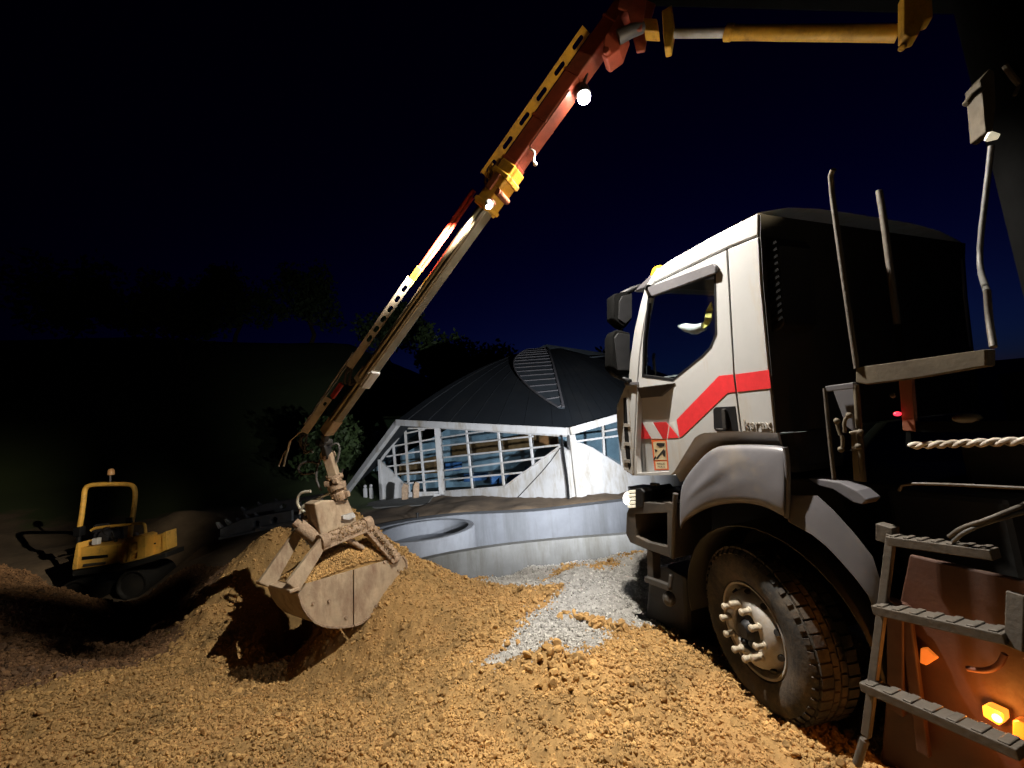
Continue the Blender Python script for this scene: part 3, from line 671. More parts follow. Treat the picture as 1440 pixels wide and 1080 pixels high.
# console frame with open windows
mb = MB(); mb.prism([rp_(u, v, .1) for u, v in ((168, 793), (170, 765), (176, 757.5), (198, 752), (204, 754), (204, 787), (193, 791), (180, 792))], RY * .35,
                    [[rp_(u, v, .1) for u, v in ((173.5, 790), (174, 767), (179, 760.5), (182, 761), (178, 790))], [rp_(u, v, .1) for u, v in ((185, 776), (185, 763), (193, 761.5), (193, 773))], [rp_(u, v, .1) for u, v in ((183, 788), (184, 780), (193, 777), (192, 785))]])
mb.build('console', mt['dyellow'], roller, .008)
mb = MB(); mb.tube([rp_(u, v, .45) for u, v in ((128, 746), (132, 743), (145, 741), (182, 737), (200, 735.5), (204.5, 738), (205, 757))], .03, 8, smooth=2); mb.build('hand_rail', mt['dyellow'], roller, smooth=50)
mb = MB(); mb.tube([rp_(u, v, .5) for u, v in ((111, 747), (114.5, 728), (118, 700), (119, 688), (124, 682.5), (140, 681), (178, 680.5), (188, 683), (190.5, 692), (189, 712), (185, 735), (182, 760), (175, 792))], .048, 10, smooth=2); mb.build('roll_bar', mt['dyellow'], roller, smooth=50)
mb = MB(); mb.box(rp_(111.5, 747, .5), (RX, RY, UPV), .07, .07, .1); mb.box(rp_(184, 733, .5), (RX, RY, UPV), .06, .07, .09); mb.tube([rp_(111, 748, .5), rp_(110, 770, .5)], .045, 8); build_each(mb, 'roll_bar_hinge', mt['black'], roller, .01)
mb = MB(); mb.tube([rp_(155, 680, .5), rp_(155, 669, .5)], .018, 8); st = mb.build('beacon_stalk', mt['fender'], roller)
mb = MB(); mb.lathe(rp_(156, 668, .5), UPV, [(0, 0), (.06, 0), (.065, .03), (.055, .11), (.03, .14), (0, .14)], 16); mb.build('beacon', M('beacon_dark_amber', (.5, .28, .12), .3, bump=0), st, smooth=40)
mb = MB(); rbox(mb, [(130, 764), (130, 750), (150, 746), (152, 764)], .45, .9); rbox(mb, [(128, 752), (130, 738), (150, 736), (150, 748)], .85, .98); mb.build('seat', mt['seat'], roller, .04)
mb = MB(); mb.lathe(rp_(158, 748, .35), (RX * .6 + UPV * .7 - RY * .1), [(.17, -.012), (.185, 0), (.17, .012), (.155, 0)], 24, True); mb.tube([rp_(158, 748, .35), rp_(164, 764, .35)], .025, 8); mb.build('steering_wheel', mt['black'], roller, smooth=50)
mb = MB(); mb.box(rp_(136, 761, .1), (RX, RY, UPV), .055, .05, .065); mb.build('document_box', mt['paper'], roller, .01)
mb = MB(); mb.ball(rp_(191, 752, .2), .055); mb.build('headlight', mt['rim'], roller, smooth=60)
mb = MB(); rbox(mb, [(101, 803), (168, 794), (234, 777), (234, 784), (168, 803), (101, 811)], .05, .6); mb.build('platform', mt['chassis'], roller, .02)
for c, y in ((rp_(132, 826, .45), .45), (rp_(208, 812, .7), .7)):
    mb = MB(); mb.lathe(c - RY * .45 - UPV * .02, RY, [(0, .05), (.24, .05), (.27, 0), (.3, .0), (.3, .9), (.27, .9), (.24, .85), (0, .85)], 40); mb.build('drum', mt['chassis'], roller, smooth=40)

# ------------------------------------------------------------------ truck
truck = thing('truck', T(0, -1.2, 0), 'white cab truck with red side stripe parked at the right', 'truck')
TW = 2.3
def side(uv, off=0.0): return [SP(u, v, off) for u, v in uv]
def plate(mb, uv, off, th, holes=()): return mb.prism(side(uv, off), -TN * th, [side(h, off) for h in holes])
def mir(P):   # mirror a point to the right flank
    d = P - T(0, -TW / 2, 0); return P - TN * (2 * d.dot(TN))
roofline = [(1066, 299), (1000, 333), (945, 364), (922, 380), (908, 401)]
frontline = [(908, 401), (900, 430), (892, 465), (886, 505), (884, 533), (878, 546), (867, 573), (868, 605), (877, 660), (890, 669)]
rearline = [(1066, 299), (1066, 332), (1070, 400), (1081, 521), (1089, 609)]
# cab shell: left rear panel and front corner, right flank, rear wall, floor, front skin
mb = MB()
plate(mb, [(1023.6, 350.6), (1066, 333.2), (1070, 400), (1081, 521), (1090, 610), (1043, 607.5), (1033.2, 528)], 0, .05)
plate(mb, [(916, 402.5), (908, 401), (900, 430), (892, 465), (886, 505), (884, 533), (878, 546), (867, 573), (868, 605), (877, 660), (890, 669), (890.5, 640), (895, 548), (898.5, 500), (905, 455)], 0, .06)
L = side(frontline); L2 = [p - TN * .10 + TD * .05 for p in L]; R2 = [mir(p) for p in L2]; R1 = [mir(p) for p in L]
mb.sheet([L[5:], L2[5:], [(a + b) / 2 + TD * .05 for a, b in zip(L2[5:], R2[5:])], R2[5:], R1[5:]])
mb.prism([mir(p) for p in side([(1066, 299), (1000, 333), (922, 380), (908, 401), (884, 533), (867, 573), (877, 660), (958, 674), (990, 612), (1090, 610)])], TN * .04)
fl_ = side([(1088, 612), (1043, 612), (990, 614), (955, 668), (892, 666)], -.06); mb.sheet([fl_, [mir(p) for p in fl_]])
cab = mb.build('cab', mt['white'], truck, .006, 30)
rl = side([(1066, 302)] + rearline[1:]); mb = MB(); mb.sheet([[p - TN * .008 - TD * .012 for p in rl], [mir(p) - TN * .03 - TD * .012 for p in rl]], TD * .03); mb.build('rear_wall', mt['chassis'], cab)  # rear wall of the white cab; its deep shade is put into the colour
mb = MB(); mb.sheet([L[:5], [(a + b) / 2 + TD * .08 for a, b in zip(L[:5], R1[:5])], R1[:5]]); mb.build('windscreen', mt['cabglass'], cab, smooth=40)
# roof with crowned top
mb = MB(); plate(mb, roofline + [(916, 402), (921, 396.2), (1022.5, 348), (1066, 331)], 0, .05)
a = side(roofline); rows = []
for k in range(9):
    s_ = k / 8; rows.append([p.lerp(mir(p), s_) + UPV * (.10 * (1 - (2 * s_ - 1) ** 4)) for p in a])
mb.sheet(rows)
mb.build('roof', mt['white'], truck, .008, 35)
# lower trim curving under the door along the wheel arch
up_ = [(948, 664), (960, 644), (977, 617), (984, 612), (991, 609.5), (1042, 607.3), (1093, 609.5)]; lo_ = [(957, 678), (968, 664), (984, 645), (998, 632), (1012, 627), (1045, 626), (1098, 628)]
mb = MB(); mb.sheet([side(up_, -.002), side([((a[0] + b[0]) / 2, (a[1] + b[1]) / 2) for a, b in zip(up_, lo_)], -.045), side(lo_, -.11)], -TN * .02); mb.build('arch_trim', mt['white'], truck, smooth=40)
# door
win = [(911, 417), (1006.5, 383), (1008, 470.5), (1000, 489), (988, 502), (946, 536), (902.5, 530), (904, 480)]
scoop = [(897.5, 546), (948, 539), (941, 594), (937.5, 618), (941, 663), (896, 665.5), (894, 640)]
mb = MB(); plate(mb, [(921.5, 399), (1021, 352), (1031.3, 528), (1041, 607), (991, 609), (984, 611.5), (977, 616), (948, 663.5), (943, 668), (892, 669), (892, 640), (896.5, 548), (900, 500), (906.5, 455), (917, 404)], .004, .055, [win, scoop])
door = mb.build('door', mt['white'], truck, .007)
def soff(v): return -.03 - .085 * (v - 546) / 120
mb = MB(); mb.sheet([[SP(u0 + (u1 - u0) * k / 4, v, soff(v)) for k in range(5)] for v, u0, u1 in ((540, 894, 952), (565, 892, 950), (594, 890, 945), (618, 889, 942), (645, 889, 944), (668, 890, 946))], -TN * .02)
mb.build('lower_panel', mt['white'], door, smooth=40)
mb = MB(); mb.prism([SP(u, v, o) for u, v, o in ((896, 545, .012), (949, 538.5, .012), (928, 557.5, -.012), (901, 560, -.02))], -TN * .05); mb.build('sill_shade', mt['frame'], door, .003)  # dark plate drawn in the shape of the shade under the window sill
mb = MB(); mb.prism(side([(u, v) for u, v in win], -.012), -TN * .006); mb.build('window', mt['cabglass'], door)
seal = MB()
cx, cy = 955, 460
seal.prism(side(win, .006), -TN * .03, [side([(cx + (u - cx) * .955, cy + (v - cy) * .955) for u, v in win], .006)]); seal.build('window_seal', mt['black'], door)
mb = MB(); mb.prism(side([(909, 404.5), (1003, 370.5), (1007, 374), (1006, 384), (960, 401), (916, 417)], .03), -TN * .025); mb.build('wind_deflector', mt['fender'], door, .006)
mb = MB(); mb.prism(side([(1002.5, 576), (1006, 572.5), (1034, 571), (1038.5, 606.5), (1008, 606.5), (1003.5, 603)], .007), -TN * .01); hd = mb.build('door_handle', mt['black'], door, .004)
mb = MB(); mb.bar(SP(1018, 575, .02), SP(1020, 603, .02), .03, .02, up=TN); mb.bar(SP(1007, 603.5, .018), SP(1017, 604, .018), .012, .012, up=TN); mb.build('grip', mt['chassis'], hd, .004)
mb = MB(); plate(mb, [(1030.7, 526.5), (1011, 528.5), (951.5, 590), (955.5, 615.5), (960, 613), (1023, 552.5), (1034, 551.3)], .0065, .002); mb.build('stripe', mt['red'], door)
mb = MB(); plate(mb, [(941.5, 594.5), (950.5, 592), (954, 614)], .0065, .002); mb.build('reflective_patch', mt['white2'], door)
mb = MB(); plate(mb, [(1033.8, 526.5), (1081.2, 520), (1084, 546), (1036.6, 551.2)], .003, .002); mb.build('stripe', mt['red'], cab)
for nm_, uv, m_ in (('warning_stripe', ((892, 594.5), (903, 594), (916, 617), (901, 617)), 'red'), ('warning_stripe', ((918.5, 594), (937, 593.5), (941, 599), (938, 616.5), (932.5, 617)), 'red'), ('warning_stripe', ((903.6, 594), (918, 594), (932, 617), (916.6, 617)), 'white2')):
    mb = MB(); mb.prism([SP(u, v, soff(v) + .004) for u, v in uv], TN * .002); mb.build(nm_, mt[m_], door)
mb = MB(); plate(mb, [(941.6, 598.5), (954.5, 615.6), (939, 616.6)], .0065, .002); mb.build('warning_stripe', mt['red'], door)
# blind spot sticker: orange frame, pictogram and its two words
sq = [(916, 618.5), (938, 618), (940.5, 661), (920.5, 661.5)]
def stk(a, b, o=.005):
    q = [SP(u, v, soff(v) + o) for u, v in sq]; return q[0].lerp(q[1], a).lerp(q[3].lerp(q[2], a), b)
mb = MB(); mb.prism([stk(0, 0), stk(1, 0), stk(1, 1), stk(0, 1)], TN * .001); sk = mb.build('blind_spot_sticker', mt['orange'], door)
mb = MB(); mb.prism([stk(.1, .07, .0065), stk(.9, .05, .0065), stk(.9, .66, .0065), stk(.1, .66, .0065)], TN * .0008); mb.prism([stk(.12, .71, .0065), stk(.9, .71, .0065), stk(.9, .95, .0065), stk(.12, .95, .0065)], TN * .0008); mb.build('sticker_field', mt['sticker'], sk)
mb = MB()
for q in (((.35, .1), (.85, .12), (.8, .22), (.5, .24), (.3, .17)), ((.15, .3), (.35, .34), (.2, .42)), ((.2, .6), (.75, .3), (.82, .34), (.3, .63)), ((.62, .4), (.86, .35), (.84, .55), (.72, .56)), ((.0, .62), (.18, .52), (.22, .58), (.02, .68))):
    mb.prism([stk(a, b, .0078) for a, b in q], TN * .0006)
mb.build('pictogram', mt['ink'], sk)
def text(body, name, P, ex, ey, size, mat, parent, depth=.001):
    cu = bpy.data.curves.new(name, 'FONT'); cu.body = body; cu.size = size; cu.extrude = depth; cu.align_x = 'CENTER'; cu.align_y = 'CENTER'
    to = bpy.data.objects.new(name, cu); COL.objects.link(to); bpy.context.view_layer.update()
    me = bpy.data.meshes.new_from_object(to.evaluated_get(bpy.context.evaluated_depsgraph_get())); bpy.data.objects.remove(to)
    ex = Vector(ex).normalized(); ey = Vector(ey); ey = (ey - ex * ey.dot(ex)).normalized(); ez = ex.cross(ey)
    m4 = Matrix((ex, ey, ez)).transposed().to_4x4(); m4.translation = Vector(P) - ROOT[parent.name]
    me.transform(m4); me.materials.clear(); me.materials.append(mat); me.name = name
    o = bpy.data.objects.new(name, me); COL.objects.link(o); o.parent = parent; ROOT[o.name] = ROOT[parent.name]; return o
c = stk(.5, .78, .0078); ex = stk(.9, .75, .0078) - stk(.1, .75, .0078); text('ANGLES', 'sticker_text', c, ex, UPV, .030, mt['ink'], sk, .0004)
c = stk(.5, .88, .0078); text('MORTS', 'sticker_text', c, ex, UPV, .030, mt['ink'], sk, .0004)
text('kerax', 'badge', SP(1064.5, 597, .002), SP(1080, 597.5) - SP(1049, 597), UPV, .088, mt['rim'], cab, .004)
# dark slots in the front corner strip
mb = MB(); mb.prism(side([(876.5, 560), (880.5, 559), (883, 605), (887.5, 655), (884.5, 661), (880, 640), (877.5, 605)], .002), -TN * .004); gs = mb.build('corner_grille', mt['black'], cab)
mb = MB()
for v in (598, 624, 648): mb.bar(SP(878, v, .004), SP(886, v + .5, .004), .03, .01, up=TN)
mb.bar(SP(883, 548, .004), SP(891, 665, .004), .006, .004, up=TN)
mb.build('grille_clip', mt['rim'], gs)
mb = MB(); mb.bar(SP(879, 540, .01), SP(898, 539, .01), .03, .02, up=TN); mb.build('corner_cap', mt['fender'], cab, .004)
# mirrors hang on arms ahead of the A pillar
ma, mb_ = T(.98, 0, 0), T(.98, 1, 0)
def mp(u, v, d=0.0): return PV(u, v, ma, mb_) + TD * d
mb = MB(); mb.prism([mp(u, v) for u, v in ((861, 416), (865, 413), (887, 408), (890, 412), (889, 449), (880, 461), (872, 458), (861, 448))], TD * .11); m1 = mb.build('mirror', mt['shade_black'], truck, .022, 50)
mb = MB(); mb.prism([mp(u, v, -.012) for u, v in ((870, 424), (874, 417), (888, 413), (888, 447), (879, 456), (869, 449))], TD * .012); mb.build('mirror_rim', mt['black'], m1, .005)
mb = MB(); mb.prism([mp(u, v) for u, v in ((858.5, 474), (862, 466), (869, 463), (887, 467), (888, 520), (884, 528), (870, 527), (859, 516))], TD * .12); m2_ = mb.build('mirror', mt['shade_black'], truck, .022, 50)
mb = MB(); mb.prism([mp(u, v, -.012) for u, v in ((863, 476), (869, 468), (885, 471), (885, 521), (868, 521))], TD * .012); mb.build('mirror_rim', mt['black'], m2_, .005)
mb = MB(); mb.tube([SP(913, 405, .02), mp(898, 405, -.05), mp(886, 408, .0), mp(878, 412, .05)], [.03, .028, .03, .03], 8, smooth=1); mb.tube([mp(878, 460, .05), mp(877, 466, .05)], .02, 8)
mb.tube([SP(886, 536, .02), mp(880, 532, .03), mp(866, 526, .05), mp(863, 518, .06)], .022, 8, smooth=1); build_each(mb, 'mirror_arm', mt['black'], truck, 0, 50)
mb = MB(); q = [SP(906, 402, -.02), SP(919, 384, -.02), SP(918, 389, -.02), SP(909, 404, -.02)]; mb.prism([q[0] + TD * .16, q[1] + TD * .05, q[2], q[3]], -TN * (TW - .05)); mb.build('sun_visor', mt['fender'], truck, .008)
bc = SP(929, 398, -.32)
mb = MB(); mb.lathe(bc, UPV, [(0, .0), (.075, 0), (.08, .03), (.078, .10), (.06, .145), (.03, .165), (0, .168)], 24); bl2 = mb.build('beacon', mt['beacon'], truck, smooth=50)
mb = MB(); mb.lathe(bc - UPV * .05, UPV, [(0, 0), (.09, 0), (.09, .052), (0, .052)], 24); mb.build('beacon_base', mt['black'], bl2, smooth=40)
# inside the cab
mb = MB(); mb.box(T(-.22, -.55, 2.0), (TD, TN, UPV), .1, .24, .42); mb.box(T(.05, -.55, 1.72), (TD, TN, UPV), .25, .24, .1); mb.box(T(-.24, -.55, 2.52), (TD, TN, UPV), .06, .14, .12); mb.build('driver_seat', mt['seat'], truck, .05)
mb = MB(); mb.prism([T(.5, -.08, 1.95), T(.92, -.08, 2.0), T(.95, -.08, 2.36), T(.66, -.08, 2.36), T(.52, -.08, 2.28)], -TN * 2.1); dsh = mb.build('dashboard', mt['frame'], truck, .04)
mb = MB(); mb.bar(T(.56, -.16, 2.385), T(.70, -.30, 2.395), .14, .012); mb.build('paper', mt['paper'], dsh)
mb = MB(); mb.lathe(T(.40, -.5, 2.28), (TD * -.75 + UPV * .66), [(.205, -.016), (.225, 0), (.205, .016), (.189, 0)], 32, True)
mb.bar(T(.40, -.30, 2.28), T(.40, -.70, 2.28), .03, .03); mb.tube([T(.40, -.5, 2.28), T(.6, -.5, 2.1)], .035, 8); mb.build('steering_wheel', mt['black'], truck, smooth=50)
mb = MB(); mb.tube([T(.74, -.12, 2.38), T(.73, -.12, 2.58), T(.75, -.15, 2.62)], .014, 8); mb.build('grab_handle', mt['alu'], dsh)
mb = MB(); mb.sheet([[SP(u, v, -.05 - .03 * ((i + j) % 2)) for i, (u, v) in enumerate(r_)] for j, r_ in enumerate((((1000, 425), (1002, 436), (1001, 447), (996, 458)), ((994, 436), (992, 446), (990, 455), (987, 464))))]); mb.build('hanging_cloth', mt['hivis'], truck, solid=.012)
mb = MB(); mb.tube([SP(990, 459, -.07), SP(978, 464, -.06), SP(966, 461, -.06), SP(956, 459, -.09)], [.035, .04, .035, .02], 8, smooth=1); mb.build('cloth_sleeve', mt['paper'], truck, smooth=60)
# mudguards
tp = [(957, 742), (957, 700), (960, 678), (978, 655), (996, 635), (1012, 627.5), (1032, 626), (1062, 626), (1090, 627), (1104, 629)]
bt_ = [(957.5, 744), (960, 737), (964, 732), (978, 722), (992, 715), (1008, 709.5), (1028, 706.5), (1055, 706), (1082, 713), (1104, 727)]
rows = [side(tp, -.06), side(tp, .035)]
for j in range(1, 9):
    s_ = j / 8; row = []
    for i, (a, b) in enumerate(zip(tp, bt_)):
        e = 1 - .0 * s_; u = a[0] + (b[0] - a[0]) * s_; v = a[1] + (b[1] - a[1]) * s_
        row.append(SP(u, v, .035 + .05 * sin(min(1, s_ * 1.3) * pi / 2) + .006 * sin(i * 1.1 + j * .5) * sin(pi * s_) + (.016 if (i, j) in ((3, 4), (4, 4), (5, 3)) else 0) - (.012 if (i, j) in ((6, 3), (5, 5), (6, 4)) else 0)))
    rows.append(row)
rows.append(side(bt_, -.04))
fd = MB().sheet(rows).build('mudguard', mt['fender'], truck, smooth=70, solid=.012)
md = fd.modifiers.new('sub', 'SUBSURF'); md.levels = 2; md.render_levels = 2
mb = MB(); mb.tube(side([(1104, 629), (1107, 645), (1108, 690), (1106, 728)], .05), .016, 8, smooth=1); mb.build('mudguard_edge', mt['fender'], fd, smooth=60)
mb = MB(); ro_ = [(1105.5, 699), (1112, 697), (1150, 698.5), (1172, 719), (1201, 751), (1226, 783), (1240, 828), (1240, 850)]; ri_ = [(1106, 722), (1110, 733), (1143, 751), (1163, 767), (1184, 789), (1204, 812), (1222, 836), (1230, 856)]
rows = [side(ro_, -.5), side(ro_, .01)] + [[SP(a[0] + (b[0] - a[0]) * s_, a[1] + (b[1] - a[1]) * s_, .01 + .03 * s_) for a, b in zip(ro_, ri_)] for s_ in (.12, .5, 1)] + [side(ri_, -.05)]
mb.sheet(rows); rm = mb.build('mudguard', mt['fender'], truck, .006, 45, solid=.012)
# dark liner and axle behind the front wheel
hubw = T(.03, -.05, .54)
mb = MB(); rows = []
for y in (-.08, -.75): rows.append([T(-.05 + .68 * cos(a), y, .55 + .68 * sin(a)) for a in np.linspace(-.15, pi + .1, 22)])
mb.sheet(rows); mb.build('arch_liner', mt['chassis'], truck, smooth=50, solid=.01)
mb = MB(); mb.prism([T(1.15, -.62, .45), T(1.1, -.62, 1.5), T(-4.5, -.62, 1.5), T(-4.5, -.62, .75), T(-.6, -.62, .6)], -TN * 1.2); mb.tube([T(-.05, -.3, .5), T(-.05, -2.1, .5)], .09, 12); mb.build('chassis', mt['chassis'], truck, .02)
# steered front wheel
DEL = radians(12)
ax = Vector((TN.x * cos(DEL) + TN.y * sin(DEL), -TN.x * sin(DEL) + TN.y * cos(DEL), 0)); hd_ = Vector((ax.y, -ax.x, 0))
mb = MB(); mb.lathe(hubw, ax, [(.215, -.16), (.255, -.085), (.272, -.05), (.284, -.012), (.296, -.008), (.300, -.02), (.285, -.055), (.262, -.10), (.262, -.16)], 64, True)
wheel = mb.build('front_wheel', mt['rim'], truck, smooth=40)
mb = MB(); mb.lathe(hubw, ax, [(.298, -.035), (.31, -.008), (.36, .012), (.42, .016), (.47, .004), (.505, -.022), (.518, -.05), (.521, -.15), (.518, -.25), (.49, -.29), (.40, -.31), (.298, -.28)], 96, True)
NT_ = 46
for k in range(NT_):
    for row, (h0, hw, sh) in enumerate(((-.062, .036, 0), (-.122, .018, .35), (-.172, .018, 0), (-.236, .034, .35))):
        a = 2 * pi * (k + sh) / NT_; d = hd_ * cos(a) + UPV * sin(a); tg = -hd_ * sin(a) + UPV * cos(a)
        mb.box(hubw + d * .524 + ax * h0, (d, tg, ax), .008, .0295, hw)
    a = 2 * pi * k / NT_; d = hd_ * cos(a) + UPV * sin(a); tg = -hd_ * sin(a) + UPV * cos(a)
    mb.box(hubw + d * .497 - ax * .012, ((d - ax * .8).normalized(), tg, (ax + d * .8).normalized()), .016, .016, .008)
mb.build('tyre', mt['rubber'], wheel, smooth=35)
mb = MB(); mb.lathe(hubw, ax, [(.125, .018), (.135, .032), (.175, .036), (.205, .028), (.228, .006), (.24, -.03), (.25, -.085), (.2, -.085), (.125, -.03)], 64, True); mb.build('disc', mt['rim'], wheel, smooth=40)
mb = MB()
for k in range(10):
    a = 2 * pi * (k + .5) / 10; d = hd_ * cos(a) + UPV * sin(a); mb.lathe(hubw + d * .243 - ax * .022, (d * .85 + ax * .5), [(0, -.01), (.019, -.01), (.021, .008), (0, .008)], 14)
build_each(mb, 'hand_hole', mt['chassis'], wheel)
mb = MB(); mb.lathe(hubw, ax, [(.124, -.02), (.115, .012), (.10, .018), (.07, .022), (.055, .05), (.045, .06), (0, .06)], 40); mb.ball(hubw + ax * .05 - UPV * .075 + hd_ * .01, .024); mb.build('hub', mt['black'], wheel, smooth=40)
for k in range(10):
    a = 2 * pi * (k + .2) / 10; d = hd_ * cos(a) + UPV * sin(a); c = hubw + d * .166 + ax * .03
    mb = MB(); mb.lathe(c, ax, [(.026, 0), (.027, .012), (.020, .018), (.019, .05), (.023, .056), (.023, .068), (.016, .076), (0, .077)], 12); mb.build('wheel_nut', mt['nut'], wheel, smooth=35)
# bumper end with open step, lamp cluster, brackets
mb = MB(); mb.prism(side([(881, 722), (887, 708), (900, 706), (947, 709), (947, 786), (910, 773), (886, 763), (880, 750)], -.01), -TN * .42, [side([(893, 723), (938, 721), (938, 769), (912, 763), (894, 754)], -.01)])
bump_ = mb.build('bumper', mt['frame'], truck, .012)
mb = MB(); mb.prism([T(1.18, -.43, .95), T(1.3, -.5, .98), T(1.3, -.5, 1.32), T(1.14, -.43, 1.3)], -TN * 1.5); mb.build('bumper_bar', mt['frame'], bump_, .02)
mb = MB(); mb.tube([SP(950, 694, .03), SP(948, 722, .03), SP(946, 784, .0)], .022, 8); mb.box(SP(943, 712, .03), (TD, TN, UPV), .04, .02, .03); mb.build('step_post', mt['frame'], bump_, smooth=50)
mb = MB(); mb.prism(side([(882, 684), (958, 690), (955, 712), (887, 708)], -.25), -TN * .2); mb.box(SP(921, 681, -.06), (TD, TN, UPV), .05, .02, .012); mb.build('step_well', mt['chassis'], bump_, .01)
mb = MB(); mb.prism(side([(884, 690), (900, 686), (905, 692), (904, 712), (890, 716), (884, 712)], .0), -TN * .35); hl = mb.build('headlight', mt['black'], truck, .01)
mb = MB()
for k in range(5):
    v = 690.5 + k * 5.2; mb.prism(side([(881.5, v + 1.2), (885, v - .8), (893, v - 1.6), (893, v + 2.4), (885, v + 3)], .006), -TN * .16)
mb.build('running_light', mt['led'], hl, .003)
hr = mir(SP(890, 700, 0)); mb = MB(); mb.box(hr + TD * .0, (TD, TN, UPV), .07, .17, .08); h2 = mb.build('headlight', mt['black'], truck, .02)
for hx in (SP(885, 701, -.18) + TD * .004, hr + TD * .06):
    mb = MB(); mb.lathe(hx, TD, [(0, 0), (.07, 0), (.072, .008), (.05, .014), (0, .015)], 20); mb.build('lens', M('headlight_lens', (.9, .9, .9), .2, emit=(1, .96, .9), es=1.5, bump=0), hl if hx is not None and (hx - hr).length > .5 else h2, smooth=50)
mb = MB(); mb.bar(SP(919, 773, -.08), SP(920, 812, -.08), .09, .08); mb.bar(SP(909, 814, -.02), SP(942, 826, -.02), .05, .05); mb.tube([SP(942, 826, -.02), SP(944, 808, -.04)], .02, 8); mb.ball(SP(941, 842, -.04), .055, sc=(1, 1, 1.2)); mb.build('tow_bracket', mt['frame'], truck, .01)
mb = MB(); mb.prism(side([(912, 800), (935, 795), (965, 812), (968, 900), (930, 905), (905, 880)], -.22), -TN * .3); mb.build('front_axle_beam', mt['chassis'], truck, .04)
# air intake behind the cab
mb = MB(); mb.prism(side([(1069, 338), (1073, 333), (1088, 334), (1095, 345), (1103, 455), (1098, 462), (1083, 471)], -.05), -TN * .3); ai = mb.build('air_intake', mt['black'], truck, .012)
for k in range(12):
    s_ = (k + .7) / 12.5; mb = MB(); mb.bar(SP(1071 + 11.5 * s_, 346 + 122 * s_, -.045), SP(1092 + 10 * s_, 333 + 120 * s_, -.045), .016, .012, up=TN); mb.build('louvre', mt['shade_black'], ai)
# crane deck: headboard, posts, control panel
mb = MB(); mb.prism(side([(1203, 517), (1268, 508), (1388, 491), (1388, 515), (1290, 532), (1218, 541), (1203, 538)], 0), -TN * .07); hb = mb.build('deck_rail', mt['tan'], truck, .008)
def tube(path, r, name, m_, par, sm=1, sides=8):
    mb = MB(); mb.tube(path, r, sides, smooth=sm); return mb.build(name, mt[m_], par, smooth=60)
tube([SP(1172, 238, .02), SP(1167, 250, .0), SP(1180, 345, .0), SP(1205, 518, .0)], .0135, 'post', 'alu', hb)
tube([SP(1236, 268, -.5), SP(1243, 310, -.5), SP(1262, 456, -.5)], .017, 'post', 'alu', hb)
tube([SP(1262, 456, -.5), SP(1268, 500, -.5), SP(1276, 560, -.5)], .0165, 'post_shaded_end', 'shade_black', hb)  # lower end of the post, coloured near-black as it fades into shade
mb = MB(); mb.bar(SP(1279, 627, -.05), SP(1279, 600, -.06), .02, .02, up=TN); mb.bar(SP(1279, 600, -.06), SP(1440, 600, -.12), .05, .03, up=TN); mb.build('cross_member', mt['shade_black'], hb)
tube([SP(1388, 408, -.1), SP(1391, 450, -.1), SP(1397, 488, -.03)], .012, 'post', 'alu', hb)
mb = MB(); mb.bar(SP(1274, 524, -.06), SP(1281, 606, -.06), .05, .03, up=TN); mb.build('bracket', mt['rust'], hb, .004)
mb = MB(); mb.prism(side([(1170, 546), (1203, 541), (1206, 612), (1190, 600)], -.04), -TN * .02); mb.bar(SP(1163, 547, 0), SP(1203, 541.5, 0), .03, .03, up=TN); cp = mb.build('control_panel', mt['fender'], truck, .004)
tube([SP(1160, 546, .01), SP(1166, 610, .01), SP(1173, 674, .01)], .010, 'panel_post', 'alu', cp)
tube([SP(1204, 541, .0), SP(1208, 600, .0), SP(1214, 676, .0)], .014, 'panel_post', 'tan', cp)
mb = MB(); mb.prism(side([(1196, 606), (1210, 604), (1216, 678), (1200, 676)], -.03), -TN * .02); mb.build('valve_block', mt['tan'], cp, .004)
for p in (((1182, 612), (1178, 600), (1177, 592)), ((1188, 608), (1187, 592), (1194, 584)), ((1196, 609), (1205, 607), (1210, 608)), ((1184, 612), (1186, 624), (1183, 632)), ((1200, 628), (1203, 633), (1207, 628))):
    mb = MB(); q = [SP(u, v, .03) for u, v in p]; mb.tube(q, .009, 8, smooth=1); mb.ball(q[-1], .016); mb.build('lever', mt['tan'], cp, smooth=60)
mb = MB(); mb.prism(side([(1135, 673), (1141, 672), (1180, 678), (1205, 690), (1220, 703), (1213, 710), (1198, 706), (1170, 688), (1150, 683)], -.1), -TN * .12); mb.build('wing_bracket', mt['fender'], truck, .02)
mb = MB(); mb.box(T(-.95, -1.2, 1.15), (TD, TN, UPV), .25, .75, .35); mb.box(T(-1.3, -1.2, 1.5), (TD, TN, UPV), .35, .5, .25); mb.build('subframe', mt['chassis'], truck, .03)
mb = MB(); mb.prism(side([(1278, 780), (1500, 830), (1560, 1130), (1235, 1110), (1250, 920)], -.16), -TN * .03); sp_ = mb.build('side_panel', mt['rustdark'], truck, .01)
mb = MB(); mb.bar(SP(1262, 845, -.12), SP(1262, 1000, -.12), .07, .05, up=TN); mb.bar(SP(1272, 850, -.12), SP(1300, 1060, -.12), .05, .03, up=TN); build_each(mb, 'stiffener', mt['rustdark'], sp_, .006)
mb = MB(); mb.prism(side([(1293, 932), (1294, 912), (1302, 911), (1318, 926), (1302, 936)], -.13), -TN * .02); mb.build('reflector', mt['amber2'], sp_, .004)  # emission stands in for the light a reflector would return
tube([SP(1360, 940, -.06), SP(1385, 944, -.06), SP(1405, 937, -.06), SP(1413, 920, -.06)], .011, 'pipe', 'rust', sp_, 2)
mb = MB(); mb.prism(side([(1380, 993), (1386, 991.5), (1411, 1003), (1412, 1014), (1405, 1021), (1382, 1007)], -.10), -TN * .05); ml = mb.build('side_marker', mt['amber'], truck, .006)
